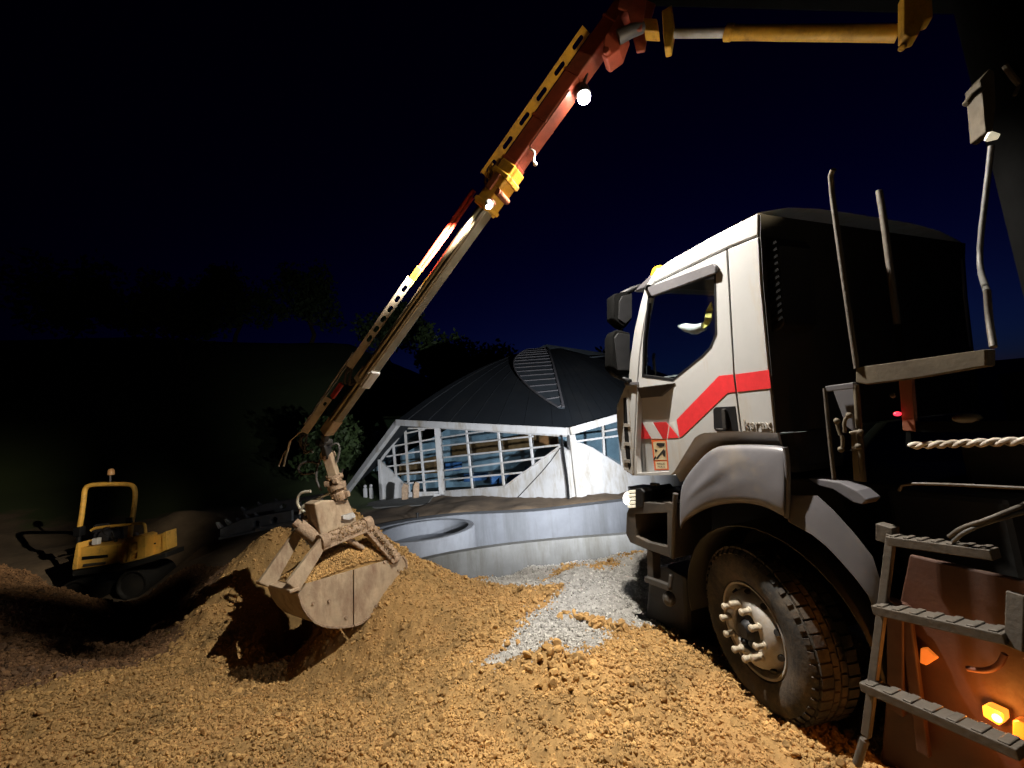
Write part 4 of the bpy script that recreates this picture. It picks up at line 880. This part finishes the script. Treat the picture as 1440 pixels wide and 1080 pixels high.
mb = MB(); mb.ball(SP(1402, 1010, -.095), .016); mb.build('bulb', M('amber_bulb', (.9, .5, .1), .3, emit=(1, .55, .08), es=14, bump=0), ml, smooth=60)
mb = MB(); mb.prism(side([(1423, 1013), (1430, 1012), (1460, 1026), (1460, 1050), (1423, 1038)], -.10), -TN * .05); mb.build('side_marker', mt['amber2'], truck, .006)
# access ladder
lad = MB(); lad.bar(SP(1254, 752, .0), SP(1218, 1035, .10), .035, .03, up=TN); lad.tube([SP(1216, 1040, .1), SP(1205, 1075, .12)], .02, 8); lad.bar(SP(1431, 834, .02), SP(1428, 912, .06), .05, .04, up=TN); lad.bar(SP(1248, 738, -.02), SP(1248, 762, -.02), .07, .06, up=TN)
ladder = lad.build('ladder', mt['alu'], truck, .004)
for a, b, off, w_ in (((1252, 759), (1401, 779), .01, .06), ((1234, 855), (1421, 896), .05, .075), ((1217, 962), (1440, 1057), .09, .075)):
    mb = MB(); P, Q = SP(*a, off), SP(*b, off); mb.bar(P, Q, w_ * 1.2, .042)
    n_ = 7
    for k in range(n_): mb.bar(P.lerp(Q, (k + .3) / n_) + UPV * .024, P.lerp(Q, (k + .75) / n_) + UPV * .024, w_ * 1.1, .008)
    mb.build('rung', mt['alu'], ladder, .005)
# cables, rope, small lights
tube([SP(1335, 755, .03), SP(1352, 742, .04), SP(1385, 732, .04), SP(1410, 722, .0), SP(1450, 706, -.1)], .009, 'air_hose', 'alu', truck, 2)
tube([SP(1340, 762, .03), SP(1356, 748, .05), SP(1388, 735, .03), SP(1412, 728, .0), SP(1455, 716, -.1)], .008, 'air_hose', 'hose', truck, 2)
mb = MB()
for ph in (0, pi):
    mb.tube([SP(1280, 627, -.05).lerp(SP(1470, 619, -.05), k / 40) + (UPV * sin(k * .75 + ph) + TN * cos(k * .75 + ph)) * .010 for k in range(41)], .010, 6)
mb.build('rope', mt['rail'], truck, smooth=60)
tube([SP(1264, 690, -.05), SP(1270, 680, -.05), SP(1330, 681, -.05), SP(1450, 687, -.05)], .007, 'grab_rail', 'alu', truck, 1)
mb = MB(); mb.ball(SP(1360, 588, -.1), .055, sc=(.9, .9, .42)); mb.build('reflector', mt['tan'], truck, smooth=60)
mb = MB(); mb.ball(SP(1262, 582, -.02), .012, sc=(1.5, 1, .9)); mb.build('indicator_lamp', mt['redl'], truck, smooth=60)
mb = MB(); mb.ball(SP(1256, 556, -.04), .014); mb.build('bolt', mt['alu'], truck, smooth=60)
mb = MB(); mb.prism([T(-1.75, -.02, 1.25), T(-1.75, -.02, 2.7), T(-5.5, -.02, 2.7), T(-5.5, -.02, 1.25)], -TN * 2.35); mb.build('tipper_body', mt['chassis'], truck, .02)

# ------------------------------------------------------------------ loader crane on the truck
E_ = PX(886, 12, 3.3); TI = PX(458, 610, 4.35)
crane = thing('loader_crane', T(-1.3, -1.2, 1.7), 'red and yellow folding loader crane reaching across the sky', 'crane')
JD = (TI - E_).normalized(); JS = JD.cross(UPV).normalized()
if JS.dot(CP - E_) < 0: JS = -JS
JB = JS.cross(JD).normalized()
if JB.z < 0: JB = -JB
_js = [(k / 3000, pj(E_.lerp(TI, k / 3000))) for k in range(-400, 3100)]
def jt(u): return min(_js, key=lambda q: abs(q[1][0] - u))[0]
def J(u, back=0.0, side_=0.0): return E_.lerp(TI, jt(u)) + JB * back + JS * side_
def jbox(mb, u0, u1, b0, b1, s0, s1):
    return mb.box((J(u0) + J(u1)) / 2 + JB * ((b0 + b1) / 2) + JS * ((s0 + s1) / 2), (JD, JB, JS), (J(u1) - J(u0)).length / 2, (b1 - b0) / 2, (s1 - s0) / 2)
# outer jib box with pale lower flange
mb = MB(); jbox(mb, 905, 703, -.035, .115, -.08, .08); jib = mb.build('jib', mt['crane'], crane, .012)
mb = MB(); jbox(mb, 800, 745, -.048, -.0355, -.07, .075); mb.build('flange', mt['crane'], jib, .004)
mb = MB()
for u in (868, 815, 770, 728): jbox(mb, u, u - 3, -.04, .12, -.086, .086)
build_each(mb, 'jib_band', mt['crane'], jib, .004)
mb = MB(); jbox(mb, 725, 702, -.06, .10, -.10, .10); jbox(mb, 716, 711, -.075, .12, -.115, .115); jbox(mb, 703, 682, -.055, .085, -.10, .10); jbox(mb, 688, 684, -.07, .10, -.11, .11); cl_ = mb.build('jib_collar', mt['yellow'], crane, .01)
mb = MB(); mb.tube([J(700, -.06, .1), J(700, -.06, -.1)], .03, 10); mb.tube([J(690, -.075, .12), J(690, -.075, .06)], .03, 10); jbox(mb, 712, 697, .0, .05, .1, .125); mb.build('roller_pin', mt['rust'], cl_, smooth=40)
# inner telescopes
mb = MB(); jbox(mb, 690, 512, -.055, .062, -.06, .06); ext = mb.build('telescope', mt['steel'], crane, .014)
mb = MB(); mb.tube([J(690, .015, .062), J(514, .015, .062)], .022, 10); mb.tube([J(690, -.03, .06), J(514, -.03, .06)], .014, 8); mb.build('extension_cylinder', mt['steel'], ext, smooth=60)
mb = MB(); jbox(mb, 516, 464, -.045, .05, -.05, .05); ext2 = mb.build('telescope', mt['steel'], crane, .012)
mb = MB(); mb.tube([J(512, .008, .05), J(470, .008, .05)], .016, 8); mb.build('extension_cylinder', mt['steel'], ext2, smooth=60)
mb = MB(); jbox(mb, 524, 508, -.075, -.045, -.06, .06); mb.build('slide_pad', mt['white2'], ext, .01)
mb = MB(); jbox(mb, 522, 509, -.055, .068, -.07, .07); mb.build('telescope_collar', mt['rail'], ext, .008)
mb = MB(); jbox(mb, 473, 459, -.05, .05, -.06, .06); mb.build('jib_head', mt['grab'], crane, .01)
# slotted hose guards carried on the back of the jib
def guard(u0, u1, b0, b1, n_, s0, holes, mat, name, par, th=.006):
    P, Q = J(u0, 0, s0), J(u1, 0, s0); L = (Q - P).length; hw = b1 - b0
    o_ = JB * b0; P = P + o_; Q = Q + o_; b1 -= b0; b0 = 0
    JB_ = ((P + Q) / 2 - CP).cross(JD).normalized(); JB_ = JB_ if JB_.dot(JB) > 0 else -JB_; JS_ = JB_.cross(JD)
    return _guard(P, Q, L, hw, b0, b1, n_, JB_, JS_, holes, mat, name, par, th)
def _guard(P, Q, L, hw, b0, b1, n_, JB, JS, holes, mat, name, par, th):
    hs = []; out = [P + JB * b0, Q + JB * b0, Q + JB * b1, P + JB * b1]; hs = []
    for k in range(n_):
        c = P.lerp(Q, holes[0] + (holes[1] - holes[0]) * (k / max(1, n_ - 1))) + JB * (b0 + b1) / 2; hl_ = holes[2]; hh = hw * holes[3]; h = []
        for a in np.linspace(0, 2 * pi, 13)[:-1]:
            dx = cos(a) * hh + (hl_ if cos(a) > 0 else -hl_); h.append(c + JD * dx + JB * sin(a) * hh)
        hs.append(h)
    mb = MB(); mb.prism(out, JS * th, hs)
    mb.box(P.lerp(Q, .5) + JB * (b1 + .004) - JS * .05, (JD, JB, JS), L / 2, .004, .056)
    return mb.build(name, mt[mat], par, .002)
g1 = guard(848, 704, .125, .20, 6, .07, (.08, .93, .042, .24), 'yellow', 'hose_guard', jib)
mb = MB(); mb.tube([J(716, .16, .09), J(708, .14, .10), J(704, .09, .10), J(706, .04, .1)], .012, 8, smooth=2); mb.tube([J(714, .15, .06), J(704, .15, .08), J(698, .09, .09), J(702, .03, .1)], .012, 8, smooth=2); mb.build('hose', mt['yellow'], g1, smooth=60)
mb = MB(); P0, P1 = J(690, .215, .03), J(610, .215, .03)
mb.tube([P0, P0.lerp(P1, .5) - JB * .006, P1], .024, 10, smooth=1); mb.tube([P0 - JB * .035 + JD * .06, P0.lerp(P1, .55) - JB * .046, P1 - JB * .03], .018, 8, smooth=1); rg = mb.build('red_hose_guard', mt['redhose'], crane, smooth=60)
mb = MB(); jbox(mb, 612, 594, .165, .235, .03, .055); mb.build('guard_bracket', mt['yellow'], rg, .006)
g2 = guard(600, 512, .165, .235, 6, .04, (.10, .66, .018, .28), 'rail', 'hose_guard', ext)
g3 = guard(482, 444, .155, .225, 1, .04, (.16, .2, .01, .2), 'rail', 'hose_guard', ext2)
mb = MB(); jbox(mb, 497, 483, .15, .20, .02, .05); mb.build('guard_bracket', mt['redhose'], g3, .004)
mb = MB(); mb.tube([J(520, .32, .0), J(440, .31, .0)], .008, 6); mb.tube([J(510, .285, .0), J(450, .28, .0)], .006, 6); mb.build('guide_rod', mt['rail'], ext2)
def hoses(cu, b, seed, n_, spread, par, m_='hose', name='hose_loop'):
    g = np.random.default_rng(seed)
    for k in range(n_):
        p = J(cu, b, .05) + JB * g.uniform(-.04, .04); a = p + JD * g.uniform(.05, .12) + JB * g.uniform(-.12, .05) * spread
        mb = MB(); mb.tube([p, a + JS * .03, p + JD * g.uniform(.12, .2) - JB * g.uniform(0, .14), p + JD * g.uniform(.04, .1) - JB * g.uniform(.1, .18)], .011, 8, smooth=2); mb.build(name, mt[m_], par, smooth=60)
hoses(512, .19, 3, 5, 1, g2, 'alu'); hoses(441, .17, 5, 5, 1, g3, 'alu')
# elbow, main boom and its ram
zc = 3.0
for k in range(400):
    if pj(T(-1.3, -1.2, zc))[1] < -30: break
    zc += .02
CB = T(-1.3, -1.2, zc); EB = PX(912, -30, 3.3)
bd = (CB - EB).normalized()
mb = MB(); mb.bar(EB - bd * .05, CB + bd * .35, .24, .24); boom = mb.build('main_boom', mt['shade_black'], crane, .02)
mb = MB(); mb.bar(EB.lerp(CB, .45) - UPV * .123, EB.lerp(CB, .82) - UPV * .123, .13, .006); mb.build('boom_marking', mt['redhose'], boom)
mb = MB()
for sd in (-1, 1):
    mb.prism([PX(u, v, 3.28) + JS * (.1 * sd) for u, v in ((893, -40), (915, -60), (930, -40), (912, 20), (905, 60), (893, 62), (886, 34), (872, 30))], JS * .025)
elb = mb.build('elbow_link', mt['crane'], crane, .006)
mb = MB(); mb.prism([PX(u, v, 3.3) + JS * .075 for u, v in ((884, 52), (874, 80), (856, 93), (849, 88), (853, 62), (872, 30))], -JS * .15); mb.tube([PX(856, 84, 3.3) + JS * .1, PX(856, 84, 3.3) - JS * .1], .03, 12); mb.build('jib_lug', mt['crane'], elb, .01)
mb = MB(); mb.tube([PX(872, 66, 3.3) + JS * .09, PX(888, 58, 3.28) + JS * .09, PX(904, 46, 3.26) + JS * .05], [.055, .05, .045], 10); mb.build('link_rod', mt['fender'], elb, smooth=40)
mb = MB(); mb.prism([PX(u, v, 3.25) for u, v in ((932, 30), (946, 22), (950, 50), (945, 80), (936, 82), (934, 60))], JS * .1); mb.box(PX(916, 42, 3.26), (bd, UPV, JS), .06, .06, .05); mb.build('ram_eye', mt['yellow'], elb, .01)
R0, R1, R2_ = PX(948, 47, 3.2), PX(1022, 46, 3.02), PX(1264, 47, 2.55)
mb = MB(); mb.tube([R0, R1 + (R1 - R0) * .3], .032, 16); mb.build('ram_rod', mt['white2'], boom, smooth=60)
mb = MB(); mb.tube([R1, R2_], .047, 20); mb.tube([R1 - (R1 - R0) * .02, R1 + (R1 - R0) * .1], .054, 20); mb.build('ram_barrel', mt['yellow'], boom, smooth=40)
mb = MB(); mb.prism([PX(u, v, 2.5) for u, v in ((1262, 6), (1300, 4), (1302, 42), (1290, 46), (1282, 66), (1270, 70), (1262, 66))], JS * .09); mb.tube([PX(1272, 62, 2.52), PX(1268, 68, 2.44)], .02, 8); mb.build('ram_bracket', mt['yellow'], boom, .008)
# column with its little work lamp
mb = MB(); mb.tube([T(-1.3, -1.2, 1.5), T(-1.3, -1.2, zc + .1)], .14, 24); mb.tube([T(-1.3, -1.2, 1.5), T(-1.3, -1.2, 2.1)], .3, 24); colm = mb.build('column', mt['shade_black'], crane, smooth=40)
mb = MB(); mb.prism([PX(u, v, 2.05) for u, v in ((1378, 112), (1392, 96), (1399, 100), (1401, 150), (1396, 188), (1386, 186), (1382, 140))], Vector((.02, .09, 0))); mb.tube([PX(1380, 125, 2.05), PX(1366, 136, 2.03), PX(1358, 147, 2.03)], .016, 8); mb.build('slew_link', mt['tan'], colm, .006)
mb = MB(); mb.tube([PX(1413, 92, 2.03), PX(1424, 108, 2.02), PX(1433, 118, 2.02)], .012, 8); mb.tube([PX(1434, 118, 2.02), PX(1427, 134, 2.02)], .008, 8); mb.build('control_rod', mt['tan'], colm)
mb = MB(); mb.tube([PX(1394, 205, 2.05), PX(1388, 260, 2.07), PX(1378, 340, 2.1), PX(1378, 380, 2.1), SP(1388, 410, -.1)], .012, 8, smooth=1); mb.build('column_hose', mt['hose'], colm, smooth=60)
# the work light slung under the jib
lp = min((J(u_, -b_ / 100, 0.0) for u_ in range(800, 880, 2) for b_ in range(6, 60)), key=lambda q: (pj(q)[0] - 820) ** 2 + (pj(q)[1] - 137) ** 2)
print('LAMP', lp, pj(lp), (lp - E_).dot(JB))
LDIR = Vector((.0, -.04, -1.0)).normalized()
mb = MB(); mb.lathe(lp - LDIR * .06, LDIR, [(0, -.05), (.03, -.05), (.05, -.01), (.058, .03), (.058, .045), (.046, .045), (.046, .03), (0, .03)], 24); mb.tube([lp - LDIR * .09, J(822, -.03, .0)], .012, 8); wlmp = mb.build('work_light', mt['black'], crane, smooth=40)
mb = MB(); mb.ball(lp + LDIR * .005, .055); mb.build('lens', mt['lampw'], wlmp, smooth=60)
mb = MB(); mb.tube([J(744, -.036, .04), J(744, -.10, .04), J(737, -.14, .04), J(736, -.165, .04)], .010, 8, smooth=1); mb.ball(J(736, -.17, .04), .02); mb.build('hose_hook', mt['rail'], jib, smooth=60)
mb = MB(); mb.lathe(J(688, -.08, .12), (JD * .5 - JB * .8), [(0, -.02), (.028, -.02), (.04, .03), (0, .03)], 16); l2_ = mb.build('spare_lamp', mt['white2'], jib, smooth=40)

def spot(name, loc, dirn, watts, col, ang, blend, rad, par):
    ld = bpy.data.lights.new(name, 'SPOT'); ld.energy = watts; ld.color = col; ld.spot_size = radians(ang); ld.spot_blend = blend; ld.shadow_soft_size = rad
    o = bpy.data.objects.new(name, ld); COL.objects.link(o); o.parent = par; o.location = Vector(loc) - ROOT[par.name]
    o.rotation_euler = Vector(dirn).to_track_quat('-Z', 'Y').to_euler(); return o
def point(name, loc, watts, col, rad, par):
    ld = bpy.data.lights.new(name, 'POINT'); ld.energy = watts; ld.color = col; ld.shadow_soft_size = rad
    o = bpy.data.objects.new(name, ld); COL.objects.link(o); o.parent = par; o.location = Vector(loc) - ROOT[par.name]; return o
spot('boom_lamp', lp + LDIR * .06, LDIR, 1650, (1, .93, .82), 130, .35, .03, crane)
HD = (PX(690, 650, 15) - T(1.25, -1.2, 1.2)).normalized()
spot('headlight_beam', T(1.34, -.28, 1.2), HD + Vector((0, 0, .03)), 5600, (.92, .95, 1), 66, 1.0, .06, truck)
spot('headlight_beam', T(1.34, -2.05, 1.2), HD + Vector((0, 0, .03)), 5600, (.92, .95, 1), 66, 1.0, .06, truck)
point('marker_glow', SP(1388, 1012, -.03), 4.0, (1, .33, .05), .02, truck)
for ll in (SP(880, 702, -.02) + TD * .03,):
    spot('running_light_beam', ll, TD * .8 + TN * .45 - UPV * .35, 40, (.93, .95, 1), 120, .8, .04, truck)
l2p = J(682, -.09, .16); spot('rear_lamp_beam', l2p, (PX(195, 742, 7.4) + UPV * 1.1 - l2p), 3500, (1, .88, .68), 34, 1.0, .03, crane)
mb = MB(); mb.ball(J(686, -.10, .125), .024); mb.build('lens', mt['lampw'], l2_, smooth=60)
cl2 = PX(1392, 192, 1.98)
mb = MB(); mb.lathe(cl2, Vector((-.75, .35, .35)), [(0, -.03), (.012, -.03), (.022, .0), (.018, .012), (0, .014)], 14); clm = mb.build('column_lamp', mt['led'], crane, smooth=40)
spot('column_lamp_beam', cl2 + Vector((-.06, .03, .03)), (J(730) - cl2), 120, (1, .78, .46), 62, .8, .02, crane)

# ------------------------------------------------------------------ clamshell grab hanging from the jib
GL = PX(425, 829, 4.05); ga = Vector((.57, .82, 0)).normalized(); gb = Vector((-.82, .57, 0)).normalized(); GLEN = .62
grab = thing('clamshell_grab', GL - UPV * .5 + ga * .5 + gb * .3, 'muddy closed clamshell grab full of gravel hanging from the boom', 'grab bucket')
def gp(u, v, b=0.0): return PV(u, v, GL, GL + ga) + gb * b
seam = [(497, 801.5), (498, 878.5)]
left = [(431, 821), (496, 801.8), (496.5, 880), (480, 882), (464, 882), (453, 879.5), (443, 875), (433, 865.5), (425, 853), (419.5, 836)]
right = [(498, 801.2), (566, 782), (571, 789), (571.5, 797), (569, 808), (563, 821), (548, 840), (528, 859), (508, 876), (498, 879.5)]
for nm_, poly, arc in (('left', left, left[2:]), ('right', right, right[1:])):
    mb = MB()
    for b0 in (0.0, GLEN - .02): mb.prism([gp(u, v, b0) for u, v in poly], gb * .02)
    rim_ = [gp(u, v, .0) for u, v in arc]; rows = [[p - gb * .012 for p in rim_], [p + gb * (GLEN + .012) for p in rim_]]
    mb.sheet(rows, (gp(497, 830) - gp(497, 881)).normalized() * .006)
    sh = mb.build('shell', mt['grab'], grab, .006, 35, solid=None)
    mb = MB()   # wear edge, stiffener and bolts on the end plate
    for p, q in zip(arc, arc[1:]): mb.bar(gp(*p, -.008), gp(*q, -.008), .022, .014, up=gb)
    mb.build('wear_edge', mt['muddy'], sh, .003)
    mb = MB()
    for u, v in ([(440, 848), (462, 845), (486, 868)] if nm_ == 'left' else [(528, 852), (560, 802), (540, 790)]):
        mb.lathe(gp(u, v, -.004), -gb, [(0, 0), (.017, 0), (.015, .012), (0, .012)], 8)
    build_each(mb, 'bolt', mt['muddy'], sh)
# top frame: cross beam, head box, arms
def arm(mb, a, b, wd, th, b0, b1=None):
    P = gp(*a, b0); Q = gp(*b, b0 if b1 is None else b1); mb.bar(P, Q, th, wd, up=(P - Q).cross(gb)); return mb
mb = MB(); P, Q = gp(455, 764, .07), gp(524, 736, .07); mb.tube([P, P.lerp(Q, .5), Q], .068, 16); mb.tube([P - (Q - P) * .01, P + (Q - P) * .12], .085, 14); mb.tube([Q - (Q - P) * .12, Q + (Q - P) * .03], .082, 14); mb.bar(P - UPV * .05, Q - UPV * .05, .12, .05); mb.build('cross_beam', mt['muddy'], grab, .004, 40)
mb = MB(); mb.prism([gp(u, v, .14) for u, v in ((452, 709), (462, 704), (500, 703), (512, 731), (512, 742), (462, 756))], gb * .22); hb_ = mb.build('head_box', mt['grab'], grab, .014)
mb = MB(); mb.prism([gp(u, v, .10) for u, v in ((490, 726), (505, 721), (508, 727), (498, 732), (490, 731))], gb * .05); mb.build('white_plate', mt['white2'], hb_, .004)
mb = MB()
for a_, b_, b0_, b1_ in (((459, 757), (412, 826), .03, -.03), ((425, 742), (374, 824), .40, .36)):
    P, Q = PV(*a_, GL + gb * b0_, GL + gb * b0_ + ga), PV(*b_, GL + gb * b1_, GL + gb * b1_ + ga); ww = (Q - P).cross(gb).normalized()
    mb.prism([P + ww * .05, P - ww * .05, Q - ww * .085, Q + ww * .085], gb * .04)
build_each(mb, 'shell_arm', mt['grab'], grab, .008)
mb = MB(); mb.bar(gp(411, 829, -.05), gp(411, 829, GLEN + .03), .10, .03, up=UPV); mb.build('shell_lip', mt['grab'], grab, .006)
for b0_, b1_ in ((.06, .0), (.34, GLEN - .06)):
    mb = MB(); P, Q = PV(517, 742, GL + gb * b0_, GL + gb * b0_ + ga), PV(555, 786, GL + gb * b1_, GL + gb * b1_ + ga)
    for k in range(14): mb.box(P.lerp(Q, (k + .5) / 14), ((Q - P).normalized(), gb, (Q - P).normalized().cross(gb)), (Q - P).length / 28 * 1.02, .045 + .006 * (k % 2), .062 + .007 * (k % 2))
    mb.ball(P, .07); mb.ball(Q, .06); mb.build('shell_arm', mt['muddy'], grab, .004, 40)
mb = MB()
P, Q = gp(443, 742, .30), gp(466, 768, .16); mb.tube([P, Q], .07, 14); mb.tube([P - (Q - P) * .22, P], .045, 12); mb.tube([Q, Q + (Q - P) * .2], .055, 12); mb.tube([P.lerp(Q, .1) + UPV * .07, P.lerp(Q, .6) + UPV * .07], .02, 8); mb.build('grab_cylinder', mt['muddy'], grab, smooth=45)
mb = MB(); P, Q = gp(498, 760, .1), gp(515, 772, .06); mb.tube([P, Q], .028, 10); mb.ball(P, .035); mb.build('pin', mt['muddy'], grab, smooth=45)
# rotator and swivel links up to the jib head
Zg = pj(gp(482, 704, .25))[2]
mb = MB(); c0 = PX(478, 703, Zg); c1 = PX(470, 668, Zg)
ud = (c1 - c0).normalized(); L_ = (c1 - c0).length
mb.lathe(c0, ud, [(0, 0), (.075, 0), (.085, L_ * .12), (.085, L_ * .30), (.065, L_ * .33), (.065, L_ * .44), (.10, L_ * .46), (.10, L_ * .66), (.07, L_ * .7), (.07, L_ * .84), (.09, L_ * .88), (.09, L_), (0, L_)], 20); rot = mb.build('rotator', mt['muddy'], grab, .004, 40)
mb = MB()
for k in range(5):
    a = k * 1.3; mb.box(c0.lerp(c1, .25 + .15 * k) + (CR * cos(a) + CF * sin(a)) * .09, (CR, CF, ud), .03, .03, .03)
build_each(mb, 'hydraulic_fitting', mt['muddy'], rot, .005)
mb = MB(); l0 = PX(470, 669, Zg); l1 = PX(461, 640, Zg); l2 = PX(456, 622, (Zg + 4.35) / 2)
mb.bar(l0, l1, .10, .10, up=CF); mb.tube([l1 - JS * .08, l1 + JS * .08], .045, 12); mb.build('upper_link', mt['grab'], grab, .01)
mb = MB(); mb.bar(l1, l2, .06, .12, up=CF); mb.tube([l2 - JS * .09, l2 + JS * .09], .04, 12); mb.bar(l2, TI, .05, .08, up=CF); mb.build('hanger_link', mt['chassis'], grab, .01)
mb = MB(); a = PX(452, 652, Zg); mb.tube([a, PX(430, 648, Zg), PX(417, 658, Zg), PX(424, 668, Zg), PX(446, 664, Zg)], .014, 8, smooth=2); mb.tube([PX(455, 640, Zg), PX(446, 652, Zg), PX(444, 676, Zg), PX(452, 690, Zg)], .014, 8, smooth=2); mb.tube([PX(463, 628, Zg), PX(475, 622, Zg), PX(478, 632, Zg), PX(474, 650, Zg)], .012, 8, smooth=2); mb.build('hydraulic_hose', mt['hose'], grab, smooth=60)
mb = MB(); mb.tube([PX(470, 692, Zg), PX(455, 697, Zg), PX(438, 706, Zg), PX(425, 712, Zg), PX(422, 722, Zg)], .017, 8, smooth=2); mb.tube([PX(437, 691, Zg), PX(424, 692, Zg), PX(418, 700, Zg), PX(418, 712, Zg), PX(430, 722, Zg)], .016, 8, smooth=2); mb.tube([PX(428, 724, Zg), PX(438, 718, Zg), PX(448, 726, Zg), PX(438, 732, Zg), PX(426, 728, Zg)], .016, 8, smooth=2); mb.build('sleeved_hose', mt['palehose'], grab, smooth=60)
mb = MB(); mb.tube([PX(408, 620, 4.4), PX(405, 632, 4.42), PX(401, 645, 4.42), PX(399, 656, 4.4)], [.014, .012, .012, .010], 8, smooth=1); mb.tube([PX(402, 634, 4.42), PX(396, 644, 4.42), PX(392, 656, 4.4)], .008, 8, smooth=1); mb.tube([PX(408, 620, 4.4), PX(425, 605, 4.38), J(444, .19, .02)], .006, 6, smooth=1); mb.build('dangling_hose', mt['palehose'], crane, smooth=60)
# the load inside the shells
TOP = (gp(431, 821, .02), gp(566, 782, .02)); g = np.random.default_rng(3); P = []; R = []
for k in range(5200):
    s_ = g.uniform(.02, .98); b_ = g.uniform(.0, 1.0) ** 1.5 * .95 + .012; h = .25 * (1 - (2 * s_ - 1) ** 2) * (1 - (2 * b_ - 1) ** 4) ** .5 - .03
    P.append(tuple(TOP[0].lerp(TOP[1], s_) + gb * (b_ * (GLEN - .04)) + UPV * h)); R.append(g.uniform(.007, .021))
vs, fs, ts = stone_mesh(np.array(P), np.array(R), B0, F0, 17, 4)
gr = []; 
for i in range(21):
    for j in range(15):
        s_ = i / 20; b_ = j / 14; h = .25 * (1 - (2 * s_ - 1) ** 2) * (1 - (2 * b_ - 1) ** 4) ** .5 - .04; gr.append(tuple(TOP[0].lerp(TOP[1], s_) + gb * (b_ * (GLEN - .04)) + UPV * h))
gi = np.arange(21 * 15).reshape(21, 15); q4 = np.stack([gi[:-1, :-1], gi[1:, :-1], gi[1:, 1:], gi[:-1, 1:]], -1).reshape(-1, 4); q3 = np.concatenate([q4[:, [0, 1, 2]], q4[:, [0, 2, 3]]])
ol = raw('gravel_load', np.concatenate([np.array(gr), vs]), np.concatenate([q3, fs + len(gr)]), mt['gravel'], np.concatenate([np.full(len(gr), .8), ts]))
tag(ol, 'ochre gravel heaped inside the closed grab', 'gravel', kind='stuff')

# mud caked on the frame of the grab
P = []; R = []; g = np.random.default_rng(9)
ca, cb_ = gp(455, 764, .07), gp(524, 736, .07)
for k in range(420):
    a = g.uniform(0, 2 * pi); q = ca.lerp(cb_, g.uniform(0, 1)) + (UPV * sin(a) + gb * cos(a)) * .066
    P.append(tuple(q)); R.append(g.uniform(.006, .02))
ra, rb_ = PV(517, 742, GL + gb * .02, GL + gb * .02 + ga), PV(555, 786, GL - gb * .05, GL - gb * .05 + ga)
for k in range(260):
    q = ra.lerp(rb_, g.uniform(0, 1)) + UPV * g.uniform(.0, .07) + gb * g.uniform(-.03, .05); P.append(tuple(q)); R.append(g.uniform(.005, .016))
for k in range(160):
    s_ = g.uniform(0, 1); q = c0.lerp(c1, s_) + (CR * cos(k * 2.4) + CF * sin(k * 2.4)) * .085; P.append(tuple(q)); R.append(g.uniform(.005, .014))
vs, fs, ts = stone_mesh(np.array(P), np.array(R), B0, F0, 21, 3)
om = raw('caked_mud', vs - np.array(grab.location), fs, M('caked_mud', (.27, .18, .10), .95, var=.3, vs=9, tint=True), ts); om.parent = grab
